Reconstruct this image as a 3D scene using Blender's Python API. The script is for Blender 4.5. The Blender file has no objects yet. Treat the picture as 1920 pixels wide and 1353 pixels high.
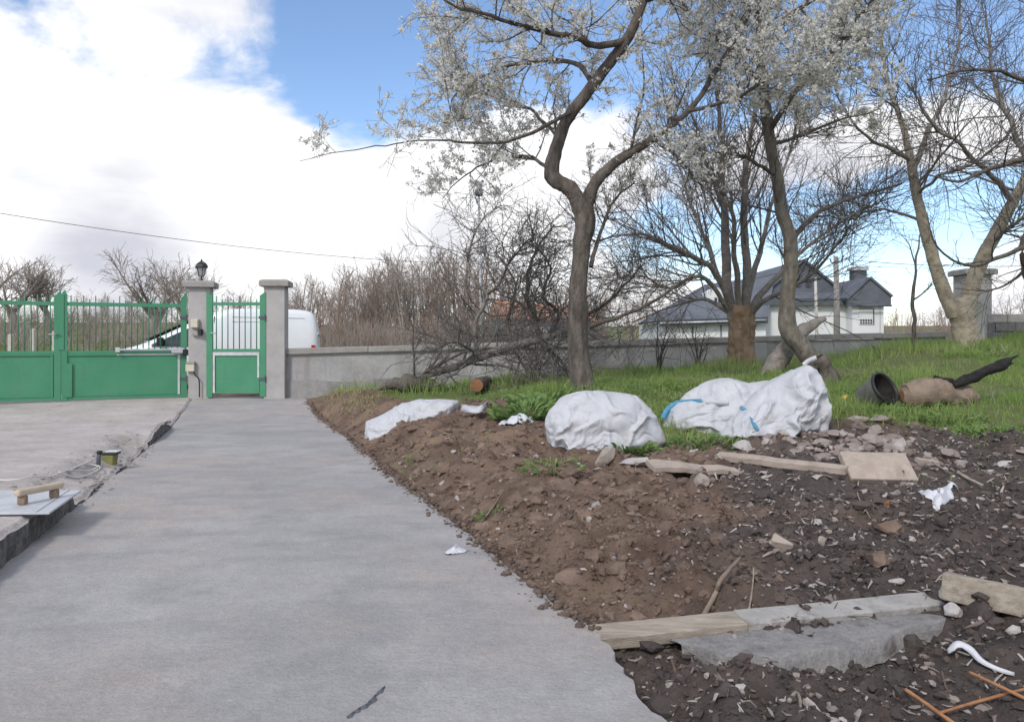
import bpy, bmesh, math, random
import numpy as np
from mathutils import Vector, Matrix

# ------------------------------------------------------------------ camera
scene = bpy.context.scene
COL = scene.collection
F = 1440.0            # focal length in photograph pixels
CZ = 1.105            # camera height
R = math.radians
cam_d = bpy.data.cameras.new('camera')
cam = bpy.data.objects.new('camera', cam_d)
COL.objects.link(cam)
cam.location = (0, 0, CZ)
cam.rotation_euler = (R(90), 0, 0)
cam_d.sensor_width = 36
cam_d.lens = 27.0
cam_d.shift_y = -36.5 / 1920
cam_d.clip_start = 0.05
cam_d.clip_end = 3000
scene.camera = cam

# ------------------------------------------------------------------ sky, sun, exposure
SUN_EL, SUN_AZ = 40.0, 205.0     # azimuth clockwise from +Y (behind the camera, a little left)
world = bpy.data.worlds.new('World')
scene.world = world
world.use_nodes = True
wn, wl = world.node_tree.nodes, world.node_tree.links
for n in list(wn):
    wn.remove(n)
w_out = wn.new('ShaderNodeOutputWorld')
w_bg = wn.new('ShaderNodeBackground')
w_bg.inputs['Strength'].default_value = 0.10
sky = wn.new('ShaderNodeTexSky')
sky.sky_type = 'NISHITA'
sky.sun_disc = False
sky.sun_elevation = R(SUN_EL)
sky.sun_rotation = R(SUN_AZ)
sky.air_density = 1.0
sky.dust_density = 0.4
sky.ozone_density = 2.0
tc = wn.new('ShaderNodeTexCoord')


def wmath(op, a, b=None, clamp=False):
    n = wn.new('ShaderNodeMath')
    n.operation = op
    n.use_clamp = clamp
    for i, v in enumerate((a, b)):
        if v is None:
            continue
        if isinstance(v, (int, float)):
            n.inputs[i].default_value = v
        else:
            wl.new(v, n.inputs[i])
    return n.outputs[0]


def wrange(v, a, b, c=0.0, d=1.0, mode='SMOOTHSTEP'):
    n = wn.new('ShaderNodeMapRange')
    n.interpolation_type = mode
    wl.new(v, n.inputs[0])
    for i, x in enumerate((a, b, c, d)):
        n.inputs[1 + i].default_value = x
    return n.outputs[0]


def wnoise(scale, detail, rough, dist, offs, stretch=(1, 1, 1.9)):
    m = wn.new('ShaderNodeMapping')
    m.inputs['Location'].default_value = offs
    m.inputs['Scale'].default_value = stretch
    wl.new(tc.outputs['Generated'], m.inputs[0])
    n = wn.new('ShaderNodeTexNoise')
    n.inputs['Scale'].default_value = scale
    n.inputs['Detail'].default_value = detail
    n.inputs['Roughness'].default_value = rough
    n.inputs['Distortion'].default_value = dist
    wl.new(m.outputs[0], n.inputs['Vector'])
    return n.outputs['Fac']


def heading(px, py):
    return Vector(((px - 960) / F, 1.0, -(py - 640) / F)).normalized()


def bank(px, py, rad, soft=0.0):
    """Smooth round bank of cloud (or gap) about a compass heading; radii in degrees."""
    n = wn.new('ShaderNodeVectorMath')
    n.operation = 'DOT_PRODUCT'
    wl.new(tc.outputs['Generated'], n.inputs[0])
    n.inputs[1].default_value = heading(px, py)
    return wrange(n.outputs['Value'], math.cos(R(rad)), math.cos(R(soft)))


dens = wrange(wnoise(2.9, 8, 0.58, 0.5, (3.1, 0.7, 1.9)), 0.0, 1.0, -0.42, 1.42, 'LINEAR')
for px, py, rad, soft, amp in (
        (300, 400, 20, 3, 0.26), (100, 130, 14, 2, 0.03), (620, 340, 11, 3, 0.26), (900, 330, 10, 2, 0.24),
        (1080, 300, 8, 2, 0.16), (330, 620, 18, 4, 0.22), (1700, 260, 7, 2, 0.22), (1880, 570, 7, 2, 0.20), (1500, 270, 6, 2, 0.16),
        (1150, 560, 8, 2, 0.15),
        (690, 95, 9.5, .5, -0.36), (800, 110, 5, 1, -0.20), (540, 20, 9, .5, -0.16), (900, 60, 7, 2, -0.20), (1200, 60, 8, 1, -.26), (1400, 90, 9, 2, -0.30), (1620, 90, 8, 1, -.28), (1860, 60, 7, 1, -.22), (1760, 425, 7, 1, -.32), (1450, 470, 6, 1, -.3), (330, 60, 7, 1, -.10), (1600, 450, 7.5, 2, -0.34), (1280, 440, 4, 1, -0.22),
        (1850, 400, 5, 1, -0.16), (1640, 120, 5, 1, -0.16), (1010, 60, 6, 1, -0.16)):
    dens = wmath('ADD', dens, wmath('MULTIPLY', bank(px, py, rad, soft), amp))
cover = wrange(dens, 0.35, 0.64)
lump = wnoise(3.4, 6, 0.55, 0.2, (7.3, 2.2, 0.4), (1, 1, 2.6))
grey = wrange(lump, 0.40, 0.72, -0.12, 0.6)
for px, py, rad, soft, amp in ((790, 428, 3.6, .2, 0.38), (860, 440, 3.6, .2, 0.40), (725, 432, 2.8, .2, .30), (240, 480, 6, .3, 0.48), (150, 492, 5, .3, 0.35), (330, 470, 4, .3, .25), (560, 500, 5, .3, .2), (1500, 395, 6, .5, 0.4), (1580, 400, 5, .5, .3)):
    grey = wmath('ADD', grey, wmath('MULTIPLY', bank(px, py, rad, soft), amp))
lit = bank(560, 330, 13, 3)
grey = wmath('SUBTRACT', grey, wmath('MULTIPLY', lit, 0.3), True)
cloud = wn.new('ShaderNodeMix')
cloud.data_type = 'RGBA'
wl.new(grey, cloud.inputs[0])
cloud.inputs[6].default_value = (9.6, 9.6, 9.75, 1)
cloud.inputs[7].default_value = (5.6, 5.7, 6.4, 1)
skyc = wn.new('ShaderNodeMix')
skyc.data_type = 'RGBA'
wl.new(cover, skyc.inputs[0])
tint = wn.new('ShaderNodeMix')
tint.data_type = 'RGBA'
tint.blend_type = 'MULTIPLY'
tint.inputs[0].default_value = 1.0
wl.new(sky.outputs[0], tint.inputs[6])
tint.inputs[7].default_value = (1.5, 1.55, 1.65, 1)
wl.new(tint.outputs[2], skyc.inputs[6])
wl.new(cloud.outputs[2], skyc.inputs[7])
wl.new(skyc.outputs[2], w_bg.inputs[0])
wl.new(w_bg.outputs[0], w_out.inputs[0])

sun_d = bpy.data.lights.new('sun', 'SUN')
sun_d.energy = 1.9
sun_d.angle = R(9)
sun_d.color = (1.0, 0.94, 0.85)
sun = bpy.data.objects.new('sun', sun_d)
COL.objects.link(sun)
_az, _el = R(SUN_AZ), R(SUN_EL)
to_sun = Vector((math.sin(_az) * math.cos(_el), math.cos(_az) * math.cos(_el), math.sin(_el)))
sun.rotation_euler = to_sun.to_track_quat('Z', 'Y').to_euler()
sun.location = to_sun * 60

vs = scene.view_settings
vs.view_transform = 'Standard'
vs.look = 'None'
vs.exposure = 0.25
vs.gamma = 1.0
vs.use_curve_mapping = False
scene.render.engine = 'CYCLES'
scene.cycles.max_bounces = 6
scene.cycles.diffuse_bounces = 3
scene.cycles.transparent_max_bounces = 8
scene.cycles.use_denoising = True

# ------------------------------------------------------------------ numeric helpers
rng = np.random.default_rng(11)
random.seed(5)


def W(px, py, d):
    """Point of the place seen at a photograph pixel, d metres ahead."""
    return np.array(((px - 960) / F * d, d, CZ - (py - 640) / F * d))


def sstep(a, b, x):
    t = np.clip((x - a) / (b - a), 0, 1)
    return t * t * (3 - 2 * t)


def _hash(ix, iy, iz, seed):
    h = (ix.astype(np.int64) * 374761393 + iy.astype(np.int64) * 668265263 + iz.astype(np.int64) * 2147483647 + seed * 974711) & 0xFFFFFFFF
    h = ((h ^ (h >> 13)) * 1274126177) & 0xFFFFFFFF
    h = h ^ (h >> 16)
    return (h & 0xFFFF) / 65535.0


def vn(x, y, z, seed=0):
    x, y, z = np.broadcast_arrays(np.asarray(x, float), np.asarray(y, float), np.asarray(z, float))
    ix, iy, iz = np.floor(x), np.floor(y), np.floor(z)
    fx, fy, fz = x - ix, y - iy, z - iz
    fx, fy, fz = fx * fx * (3 - 2 * fx), fy * fy * (3 - 2 * fy), fz * fz * (3 - 2 * fz)
    o = 0
    for a in (0, 1):
        for b in (0, 1):
            for c in (0, 1):
                wgt = (fx if a else 1 - fx) * (fy if b else 1 - fy) * (fz if c else 1 - fz)
                o = o + wgt * _hash(ix + a, iy + b, iz + c, seed)
    return o * 2 - 1


def fbm(x, y, z=0.0, oct=4, seed=0, gain=0.5):
    o, a, f = 0, 1.0, 1.0
    for k in range(oct):
        o = o + a * vn(x * f + 17.3 * k, y * f - 5.1 * k, np.asarray(z) * f + 3.7 * k, seed + k)
        a *= gain
        f *= 2.07
    return o


# ------------------------------------------------------------------ object helpers
def new_mesh(name, V, faces, smooth=True, tint=None):
    """V (n,3); faces: one array (m,k) or a list of arrays with different k."""
    V = np.asarray(V, np.float32).reshape(-1, 3)
    if isinstance(faces, np.ndarray):
        faces = [faces]
    faces = [np.asarray(f, np.int32) for f in faces if len(f)]
    me = bpy.data.meshes.new(name)
    me.vertices.add(len(V))
    me.vertices.foreach_set('co', V.ravel())
    loops = np.concatenate([f.ravel() for f in faces])
    sizes = np.concatenate([np.full(len(f), f.shape[1], np.int32) for f in faces])
    me.loops.add(len(loops))
    me.loops.foreach_set('vertex_index', loops)
    me.polygons.add(len(sizes))
    starts = np.concatenate([[0], np.cumsum(sizes)[:-1]]).astype(np.int32)
    me.polygons.foreach_set('loop_start', starts)
    me.polygons.foreach_set('loop_total', sizes)
    me.polygons.foreach_set('use_smooth', np.full(len(sizes), smooth))
    me.update(calc_edges=True)
    if tint is not None:
        at = me.attributes.new('tint', 'FLOAT', 'POINT')
        at.data.foreach_set('value', np.asarray(tint, np.float32))
    return me


def link(name, data, mat=None, parent=None):
    o = bpy.data.objects.new(name, data)
    COL.objects.link(o)
    if mat is not None:
        data.materials.append(mat) if not data.materials else None
    if parent is not None:
        o.parent = parent
    return o


def tag(o, label=None, cat=None, group=None, kind=None):
    for k, v in (('label', label), ('category', cat), ('group', group), ('kind', kind)):
        if v:
            o[k] = v
    return o


def thing(name, label, cat, loc=(0, 0, 0), rz=0.0, group=None):
    o = bpy.data.objects.new(name, None)
    o.empty_display_size = 0.2
    COL.objects.link(o)
    o.location = [float(v) for v in loc]
    o.rotation_euler = (0, 0, rz)
    return tag(o, label, cat, group)


class MB:
    """Collects boxes, tubes and grids into one mesh."""

    def __init__(self):
        self.V, self.Fs, self.n = [], [], 0

    def add(self, V, faces):
        V = np.asarray(V, float).reshape(-1, 3)
        if isinstance(faces, np.ndarray):
            faces = [faces]
        for f in faces:
            self.Fs.append(np.asarray(f, int) + self.n)
        self.V.append(V)
        self.n += len(V)
        return self

    def box(self, x0, x1, y0, y1, z0, z1, M=None, taper=0.0):
        V = np.array([(x, y, z) for z in (z0, z1) for y in (y0, y1) for x in (x0, x1)], float)
        if taper:
            c = V.mean(0)
            V[4:, :2] = c[:2] + (V[4:, :2] - c[:2]) * (1 - taper)
        if M is not None:
            V = (np.array(M.to_3x3()) @ V.T).T + np.array(M.translation)
        self.add(V, np.array([(0, 2, 3, 1), (4, 5, 7, 6), (0, 1, 5, 4), (2, 6, 7, 3), (0, 4, 6, 2), (1, 3, 7, 5)]))
        return self

    def prism(self, poly, axis_vec):
        """poly (k,3) extruded by axis_vec."""
        P = np.asarray(poly, float)
        k = len(P)
        V = np.vstack([P, P + np.asarray(axis_vec, float)])
        self.add(V, [np.array([(i, (i + 1) % k, k + (i + 1) % k, k + i) for i in range(k)]),
                     np.array([list(range(k))[::-1]]), np.array([list(range(k, 2 * k))])])
        return self

    def tube(self, P, r, sides=8, caps=True):
        V, Fq = tubes(np.asarray(P, float)[None], np.broadcast_to(np.asarray(r, float), (len(P),))[None], sides)
        fs = [Fq]
        if caps:
            n = len(P)
            fs.append(np.array([list(range(sides))[::-1], list(range((n - 1) * sides, n * sides))]))
        self.add(V, fs)
        return self

    def lathe(self, prof, c=(0, 0, 0), sides=12, phase=0.0, caps=True):
        """prof: list of (radius, z) turned about the vertical through c."""
        V = [(c[0] + r * math.cos(2 * math.pi * i / sides + phase), c[1] + r * math.sin(2 * math.pi * i / sides + phase), c[2] + z) for r, z in prof for i in range(sides)]
        n = len(prof)
        fs = [(a * sides + i, a * sides + (i + 1) % sides, (a + 1) * sides + (i + 1) % sides, (a + 1) * sides + i) for a in range(n - 1) for i in range(sides)]
        self.add(V, [np.array(fs)] + ([np.array([list(range(sides))[::-1], list(range((n - 1) * sides, n * sides))])] if caps else []))
        return self

    def mesh(self, name, smooth=False):
        by = {}
        for f in self.Fs:
            by.setdefault(f.shape[1], []).append(f)
        return new_mesh(name, np.vstack(self.V), [np.vstack(v) for v in by.values()], smooth)

    def build(self, name, mat, parent=None, smooth=False, bevel=0.0):
        me = self.mesh(name, smooth)
        o = link(name, me, mat, parent)
        if bevel:
            b = o.modifiers.new('bevel', 'BEVEL')
            b.width = bevel
            b.segments = 2
            b.limit_method = 'ANGLE'
        return o


def tubes(P, Rr, sides):
    """Many tapered tubes at once: P (m,n,3), Rr (m,n)."""
    m, n, _ = P.shape
    T = np.gradient(P, axis=1)
    T /= np.linalg.norm(T, axis=2, keepdims=True) + 1e-9
    ref = np.where(np.abs(T[:, :1, 2:3]) > 0.8, np.array([1.0, 0, 0]), np.array([0, 0, 1.0]))
    A = np.cross(T, np.broadcast_to(ref, T.shape))
    A /= np.linalg.norm(A, axis=2, keepdims=True) + 1e-9
    B = np.cross(T, A)
    th = np.arange(sides) * 2 * math.pi / sides
    V = P[:, :, None, :] + Rr[:, :, None, None] * (A[:, :, None, :] * np.cos(th)[None, None, :, None] + B[:, :, None, :] * np.sin(th)[None, None, :, None])
    idx = np.arange(m * n * sides).reshape(m, n, sides)
    nx = np.roll(idx, -1, axis=2)
    Fq = np.stack([idx[:, :-1], nx[:, :-1], nx[:, 1:], idx[:, 1:]], -1).reshape(-1, 4)
    return V.reshape(-1, 3), Fq


def resample(P, n):
    P = np.asarray(P, float)
    s = np.concatenate([[0], np.cumsum(np.linalg.norm(np.diff(P[:, :3], axis=0), axis=1))])
    t = np.linspace(0, s[-1], n)
    return np.stack([np.interp(t, s, P[:, k]) for k in range(P.shape[1])], 1)


def smooth_line(P, n):
    """Catmull-Rom through rows of P, any number of columns."""
    P = np.asarray(P, float)
    Q = np.vstack([2 * P[0] - P[1], P, 2 * P[-1] - P[-2]])
    out = []
    k = len(P) - 1
    for t in np.linspace(0, k - 1e-6, n):
        i = int(t)
        u = t - i
        a, b, c, d = Q[i], Q[i + 1], Q[i + 2], Q[i + 3]
        out.append(0.5 * (2 * b + (c - a) * u + (2 * a - 5 * b + 4 * c - d) * u * u + (3 * b - a - 3 * c + d) * u ** 3))
    return np.array(out)


# ------------------------------------------------------------------ materials
def material(name, c1, c2=None, scale=6.0, rough=0.85, bump=0.0, bscale=None, detail=6.0, stretch=None, tint=None, spec=0.3,
             metal=0.0, spots=None, streak=None, transl=None, lo=0.35, hi=0.65, grain=None):
    """Procedural surface: two colours mixed by noise, fine relief, optional per-piece tint attribute and spots/streaks of wear."""
    m = bpy.data.materials.new(name)
    m.use_nodes = True
    nt = m.node_tree
    N, L = nt.nodes, nt.links
    b = N['Principled BSDF']
    out = N['Material Output']
    b.inputs['Roughness'].default_value = rough
    b.inputs['Specular IOR Level'].default_value = spec
    b.inputs['Metallic'].default_value = metal
    t = N.new('ShaderNodeTexCoord')
    vec = t.outputs['Object']
    if stretch:
        mp = N.new('ShaderNodeMapping')
        mp.inputs['Scale'].default_value = stretch
        L.new(vec, mp.inputs[0])
        vec = mp.outputs[0]

    def noise(s, d=detail, r=0.6, off=0.0):
        n = N.new('ShaderNodeTexNoise')
        n.inputs['Scale'].default_value = s
        n.inputs['Detail'].default_value = d
        n.inputs['Roughness'].default_value = r
        L.new(vec, n.inputs['Vector'])
        return n.outputs['Fac']

    def mixc(fac, a, c, blend='MIX'):
        x = N.new('ShaderNodeMix')
        x.data_type = 'RGBA'
        x.blend_type = blend
        for s, v in ((0, fac), (6, a), (7, c)):
            if isinstance(v, tuple):
                x.inputs[s].default_value = v + ((1,) if len(v) == 3 else ())
            elif isinstance(v, (int, float)):
                x.inputs[s].default_value = v
            else:
                L.new(v, x.inputs[s])
        return x.outputs[2]

    def rng_(v, a, c, e=0.0, f=1.0):
        x = N.new('ShaderNodeMapRange')
        L.new(v, x.inputs[0])
        for i, q in enumerate((a, c, e, f)):
            x.inputs[1 + i].default_value = q
        return x.outputs[0]
    col = c1
    if c2:
        col = mixc(rng_(noise(scale), lo, hi), c1, c2)
    if spots:
        sc, col2, a, c = spots
        col = mixc(rng_(noise(sc, 4, 0.7), a, c), col, col2)
    if streak:
        sc, st, col2, a, c = streak
        mp2 = N.new('ShaderNodeMapping')
        mp2.inputs['Scale'].default_value = st
        L.new(t.outputs['Object'], mp2.inputs[0])
        n = N.new('ShaderNodeTexNoise')
        n.inputs['Scale'].default_value = sc
        n.inputs['Detail'].default_value = 5
        L.new(mp2.outputs[0], n.inputs['Vector'])
        col = mixc(rng_(n.outputs['Fac'], a, c), col, col2)
    for gs, ga in (grain or ()):
        v = rng_(noise(gs, 3, .7), .3, .7, 1 - ga, 1 + ga)
        cc = N.new('ShaderNodeCombineColor')
        for k in range(3):
            L.new(v, cc.inputs[k])
        col = mixc(1.0, col, cc.outputs[0], 'MULTIPLY')
    if tint:
        at = N.new('ShaderNodeAttribute')
        at.attribute_name = 'tint'
        col = mixc(at.outputs['Fac'], col, tint)
    if isinstance(col, tuple):
        b.inputs['Base Color'].default_value = col + (1,)
    else:
        L.new(col, b.inputs['Base Color'])
    if bump:
        bp = N.new('ShaderNodeBump')
        bp.inputs['Strength'].default_value = 1.0
        bp.inputs['Distance'].default_value = bump
        L.new(noise(bscale or scale * 3, 8, 0.65), bp.inputs['Height'])
        L.new(bp.outputs[0], b.inputs['Normal'])
    if transl:
        tr = N.new('ShaderNodeBsdfTranslucent')
        if isinstance(col, tuple):
            tr.inputs[0].default_value = col + (1,)
        else:
            L.new(col, tr.inputs[0])
        mx = N.new('ShaderNodeMixShader')
        mx.inputs[0].default_value = transl
        L.new(b.outputs[0], mx.inputs[1])
        L.new(tr.outputs[0], mx.inputs[2])
        L.new(mx.outputs[0], out.inputs[0])
    return m


MAT = {}
MAT['concrete_new'] = material('fresh_concrete', (.295, .284, .285), (.39, .374, .37), .8, .85, .008, 55, detail=13, spots=(0.5, (.40, .35, .31), .48, .70), streak=(2.4, (1.0, 1.7, 1), (.285, .274, .277), .5, .75), grain=((5, .07), (26, .08), (110, .11), (330, .13)))
MAT['yard'] = material('old_yard_concrete', (.37, .335, .315), (.47, .43, .405), 1.6, .9, .008, 40, detail=11, spots=(2.0, (.33, .28, .24), .52, .75), grain=((14, .12), (60, .16), (200, .15)))
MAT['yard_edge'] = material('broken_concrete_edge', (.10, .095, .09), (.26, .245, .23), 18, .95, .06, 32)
MAT['render'] = material('grey_wall_render', (.33, .325, .33), (.42, .41, .41), 2.2, .92, .006, 40, spots=(1.3, (.27, .26, .255), .5, .75), grain=((20, .1), (70, .12)), streak=(1.5, (2.5, 2.5, .25), (.28, .27, .26), .5, .75))
MAT['render_low'] = material('stained_lower_render', (.26, .255, .255), (.36, .35, .345), 3.0, .95, .01, 30, spots=(1.7, (.22, .21, .2), .5, .75))
MAT['coping'] = material('weathered_coping_concrete', (.27, .255, .245), (.36, .345, .33), 3.5, .95, .008, 30)
MAT['pillar'] = material('cement_pillar_render', (.36, .345, .34), (.44, .425, .415), 3.0, .92, .006, 50)
MAT['green'] = material('green_gate_paint', (.055, .235, .13), (.068, .265, .148), 2.0, .5, .003, 10, spec=.4, spots=(2.2, (.085, .245, .15), .5, .8), streak=(3.0, (3, 3, .35), (.07, .20, .115), .6, .8), grain=((30, .06),))
MAT['white_strip'] = material('worn_white_primer', (.60, .62, .62), (.42, .46, .45), 9, .6)
MAT['steel'] = material('grey_painted_steel', (.42, .43, .45), (.52, .53, .55), 6, .4, metal=.3)
MAT['dark'] = material('black_plastic', (.02, .02, .022), (.035, .035, .035), 8, .5)
MAT['beige'] = material('beige_plastic', (.52, .48, .38), (.58, .54, .44), 8, .5)
MAT['van'] = material('white_van_paint', (.70, .72, .75), (.74, .76, .79), 1.5, .25, spec=.5)
MAT['glass_dark'] = material('dark_vehicle_glass', (.02, .03, .032), (.03, .04, .042), 2, .08, spec=.6)
MAT['red'] = material('red_lamp_plastic', (.45, .03, .02), (.5, .05, .03), 4, .25)
MAT['tyre'] = material('black_tyre_rubber', (.02, .02, .02), (.035, .035, .035), 10, .8)
MAT['bag'] = material('white_woven_polypropylene', (.52, .53, .56), (.63, .64, .675), 3.0, .58, .002, 120, spots=(3.0, (.38, .355, .34), .52, .76), transl=.12)
MAT['strap'] = material('blue_webbing', (.07, .24, .38), (.10, .30, .45), 20, .7, .002, 120)
MAT['plank'] = material('dusty_timber', (.31, .26, .205), (.46, .40, .33), 5, .88, .006, 30, stretch=(1, 9, 9), spots=(2.0, (.20, .17, .145), .5, .7))
MAT['plank_grey'] = material('cement_coated_timber', (.30, .29, .28), (.42, .40, .375), 7, .92, .008, 40, spots=(6, (.18, .16, .145), .52, .68))
MAT['wood_tan'] = material('tan_fibre_slab', (.34, .28, .235), (.44, .37, .315), 9, .9, .006, 40, spots=(5, (.27, .22, .19), .5, .75))
MAT['stone'] = material('pale_rubble_stone', (.26, .22, .195), (.42, .37, .33), 9, .95, .012, 30, spots=(4, (.22, .17, .14), .5, .7), tint=(.25, .22, .2))
MAT['stone_white'] = material('whitish_rubble', (.34, .32, .31), (.52, .50, .48), 9, .92, .010, 30, spots=(5, (.27, .22, .19), .52, .7))
MAT['rust'] = material('rusty_iron', (.30, .13, .06), (.42, .22, .11), 25, .9, .002, 60)
MAT['plastic_white'] = material('white_thin_plastic', (.68, .69, .74), (.76, .77, .8), 8, .45, .003, 30, transl=.2)
MAT['char'] = material('charred_wood', (.012, .011, .011), (.03, .027, .026), 12, .85, .01, 40)
MAT['bark_dark'] = material('grey_brown_plum_bark', (.085, .070, .060), (.185, .158, .138), 14, .95, .06, 20, stretch=(1, 1, .35), spots=(3, (.19, .185, .155), .56, .8))
MAT['bark_moss'] = material('mossy_plum_bark', (.125, .112, .094), (.24, .215, .178), 14, .95, .05, 20, stretch=(1, 1, .4), spots=(2.5, (.17, .15, .06), .56, .72))
MAT['bark_orange'] = material('stripped_orange_brown_bark', (.22, .15, .098), (.36, .265, .185), 9, .95, .04, 14, stretch=(1, 1, .4), spots=(5, (.30, .19, .10), .55, .75))
MAT['bark_grey'] = material('grey_smooth_bark', (.19, .168, .15), (.32, .29, .26), 9, .95, .03, 22)
MAT['bark_pale'] = material('pale_walnut_bark', (.30, .26, .20), (.46, .41, .325), 8, .95, .03, 18, spots=(3.2, (.20, .175, .14), .56, .72))
MAT['twig'] = material('dark_twig_bark', (.075, .065, .062), (.135, .12, .112), 5, .9)
MAT['twig_grey'] = material('grey_twig_bark', (.12, .108, .104), (.20, .182, .172), 5, .9)
MAT['twig_far'] = material('far_hazed_grey_brown_twigs', (.25, .212, .185), (.37, .32, .285), .35, .95, tint=(.34, .23, .18))  # grey-brown twigs, lightened so distance haze is painted into the colour
MAT['blossom'] = material('off_white_plum_blossom', (.80, .79, .76), (.86, .85, .83), 3, .8, transl=.5, tint=(.66, .64, .55))
MAT['grass'] = material('spring_grass', (.16, .27, .065), (.25, .37, .10), 1.6, .8, transl=.4, tint=(.38, .41, .17))
MAT['leaf'] = material('green_weed_leaf', (.13, .22, .065), (.24, .34, .12), 7, .75, transl=.35)
MAT['clod'] = material('loose_soil_clods', (.145, .098, .074), (.265, .19, .148), 5, .98, .016, 60, tint=(.085, .071, .066))
MAT['bit'] = material('pale_gravel_bits', (.33, .29, .265), (.48, .44, .42), 9, .9, tint=(.17, .13, .11))
MAT['logwood'] = material('grey_brown_log_wood', (.21, .155, .115), (.30, .24, .19), 8, .95, .02, 20, spots=(4, (.16, .08, .05), .6, .8))
MAT['log_orange'] = material('orange_cut_wood', (.20, .095, .05), (.36, .18, .09), 12, .95, .02, 22, spots=(6, (.13, .08, .055), .5, .7))
MAT['slate'] = material('blue_grey_slate_roof', (.105, .115, .138), (.135, .147, .172), 1.2, .85, .01, 8)
MAT['slate_dark'] = material('dark_slate_fascia', (.09, .10, .12), (.12, .13, .15), 1.2, .8)
MAT['house_white'] = material('white_house_render', (.62, .63, .64), (.70, .71, .72), .9, .9)
MAT['roof_orange'] = material('orange_roof_tiles', (.46, .22, .13), (.55, .30, .19), 2, .9, stretch=(1, 3, 3))
MAT['wall_blue'] = material('pale_blue_grey_wall', (.40, .43, .47), (.46, .48, .52), 1, .9)
MAT['pane'] = material('dark_window_glass', (.03, .035, .045), (.05, .055, .065), 2, .15)
MAT['pole_wood'] = material('grey_utility_pole', (.22, .20, .20), (.30, .28, .27), 3, .9, stretch=(4, 4, .5))
MAT['post_pale'] = material('pale_concrete_post', (.42, .40, .36), (.52, .49, .44), 4, .9, .004, 30)
MAT['wire'] = material('black_wire', (.03, .03, .035), (.04, .04, .045), 3, .7)
MAT['block'] = material('rough_dark_blockwork', (.15, .14, .145), (.24, .225, .22), 8, .98, .02, 20)
MAT['block_pale'] = material('pale_blockwork', (.34, .32, .30), (.42, .40, .37), 8, .98, .01, 20)
MAT['lampglass'] = material('clear_lantern_glass', (.7, .72, .75), None, 3, .05, transl=.75)
MAT['bulb'] = material('white_lamp_bulb', (.85, .82, .72), None, 3, .3)
MAT['yellow'] = material('yellow_plastic', (.75, .42, .02), (.8, .5, .03), 6, .5)
MAT['cable'] = material('pale_cable_sheath', (.58, .56, .53), (.64, .62, .58), 10, .6)
MAT['wood_brown'] = material('brown_handle_wood', (.20, .13, .085), (.33, .24, .17), 12, .7, .003, 40)
MAT['wood_handle'] = material('light_handle_wood', (.45, .36, .27), (.52, .43, .33), 12, .7, .003, 40)
MAT['float_plate'] = material('dull_grey_white_plastic', (.42, .44, .47), (.52, .54, .57), 5, .6, .002, 30, spots=(4, (.36, .35, .34), .5, .75))
MAT['spill'] = material('rough_spilt_concrete', (.20, .192, .188), (.30, .29, .282), 5, .92, .014, 40, spots=(5, (.13, .115, .105), .55, .7), grain=((40, .14), (140, .16)))
MAT['olive'] = material('olive_plastic', (.17, .17, .06), (.24, .23, .09), 12, .8)
MAT['bucket_shell'] = material('dull_dirty_zinc', (.10, .10, .092), (.17, .165, .15), 6, .8, .004, 30)

# ------------------------------------------------------------------ lie of the land
PK = np.array([(-60, .17), (-2, .17), (2.03, .105), (2.83, .068), (7.66, -.065), (10.5, -.125), (11.5, -.135), (13, -.085), (15.2, 0.0), (16.5, 0.0), (20, 0.0), (900, 0.0)])
_yy = np.linspace(-60, 60, 6001)
_pz = np.interp(_yy, PK[:, 0], PK[:, 1])
_k = np.ones(81) / 81
_pz = np.convolve(np.pad(_pz, 40, 'edge'), _k, 'valid')


def path_z(y):
    return np.interp(y, _yy, _pz)


def path_right(y):
    return -0.3375 * y + 1.212 - 0.13 * sstep(2.9, 1.9, y) - 0.16 * sstep(9.5, 13.5, y)


def path_left(y):
    return -0.3375 * y - 1.188


CTRL = [(1300, 2.2, .03), (1850, 2.2, .035), (1300, 2.7, .02), (1600, 2.75, .03), (1850, 2.85, .05), (1100, 3.4, .09), (1500, 3.4, .13), (1850, 3.4, .12),
        (1000, 4.3, .17), (1300, 4.3, .20), (1600, 4.3, .17), (1880, 4.3, .17), (950, 5.2, .19), (1200, 5.2, .23), (1450, 5.2, .23), (1650, 5.2, .21), (1880, 5.2, .24),
        (900, 6.5, .19), (1150, 6.3, .25), (1400, 6.6, .28), (1650, 6.4, .30), (1880, 6.2, .33), (800, 8, .19), (1000, 8, .33), (1250, 7.6, .36), (1500, 7.6, .38),
        (1760, 7.5, .43), (1900, 7.5, .5), (720, 10.3, .12), (850, 10, .22), (1000, 10, .45), (1095, 9.5, .53), (1300, 10, .56), (1500, 10, .62), (1750, 10, .68),
        (1900, 10, .75), (640, 13, .21), (760, 13, .28), (900, 13, .33), (1100, 13, .45), (1390, 14, .62), (1600, 13.5, .78), (1715, 13, .92), (1900, 13, .95),
        (590, 15.0, .08), (750, 15.4, .12), (1000, 15.8, .28), (1250, 16.3, .42), (1440, 16.7, .52), (1566, 17, .77), (1700, 17.3, .96), (1850, 16.5, 1.07),
        (2100, 15, 1.1), (2400, 6, .5), (2400, 3, .25), (2400, 10, .85), (1300, .6, .05), (2400, 1, .1), (1500, -600 / 100, .08)]
CX = np.array([((p - 960) / F * d, d) for p, d, z in CTRL])
CZv = np.array([z for p, d, z in CTRL])


def _tps(r2):
    return np.where(r2 > 1e-12, 0.5 * r2 * np.log(np.maximum(r2, 1e-12)), 0)


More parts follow.
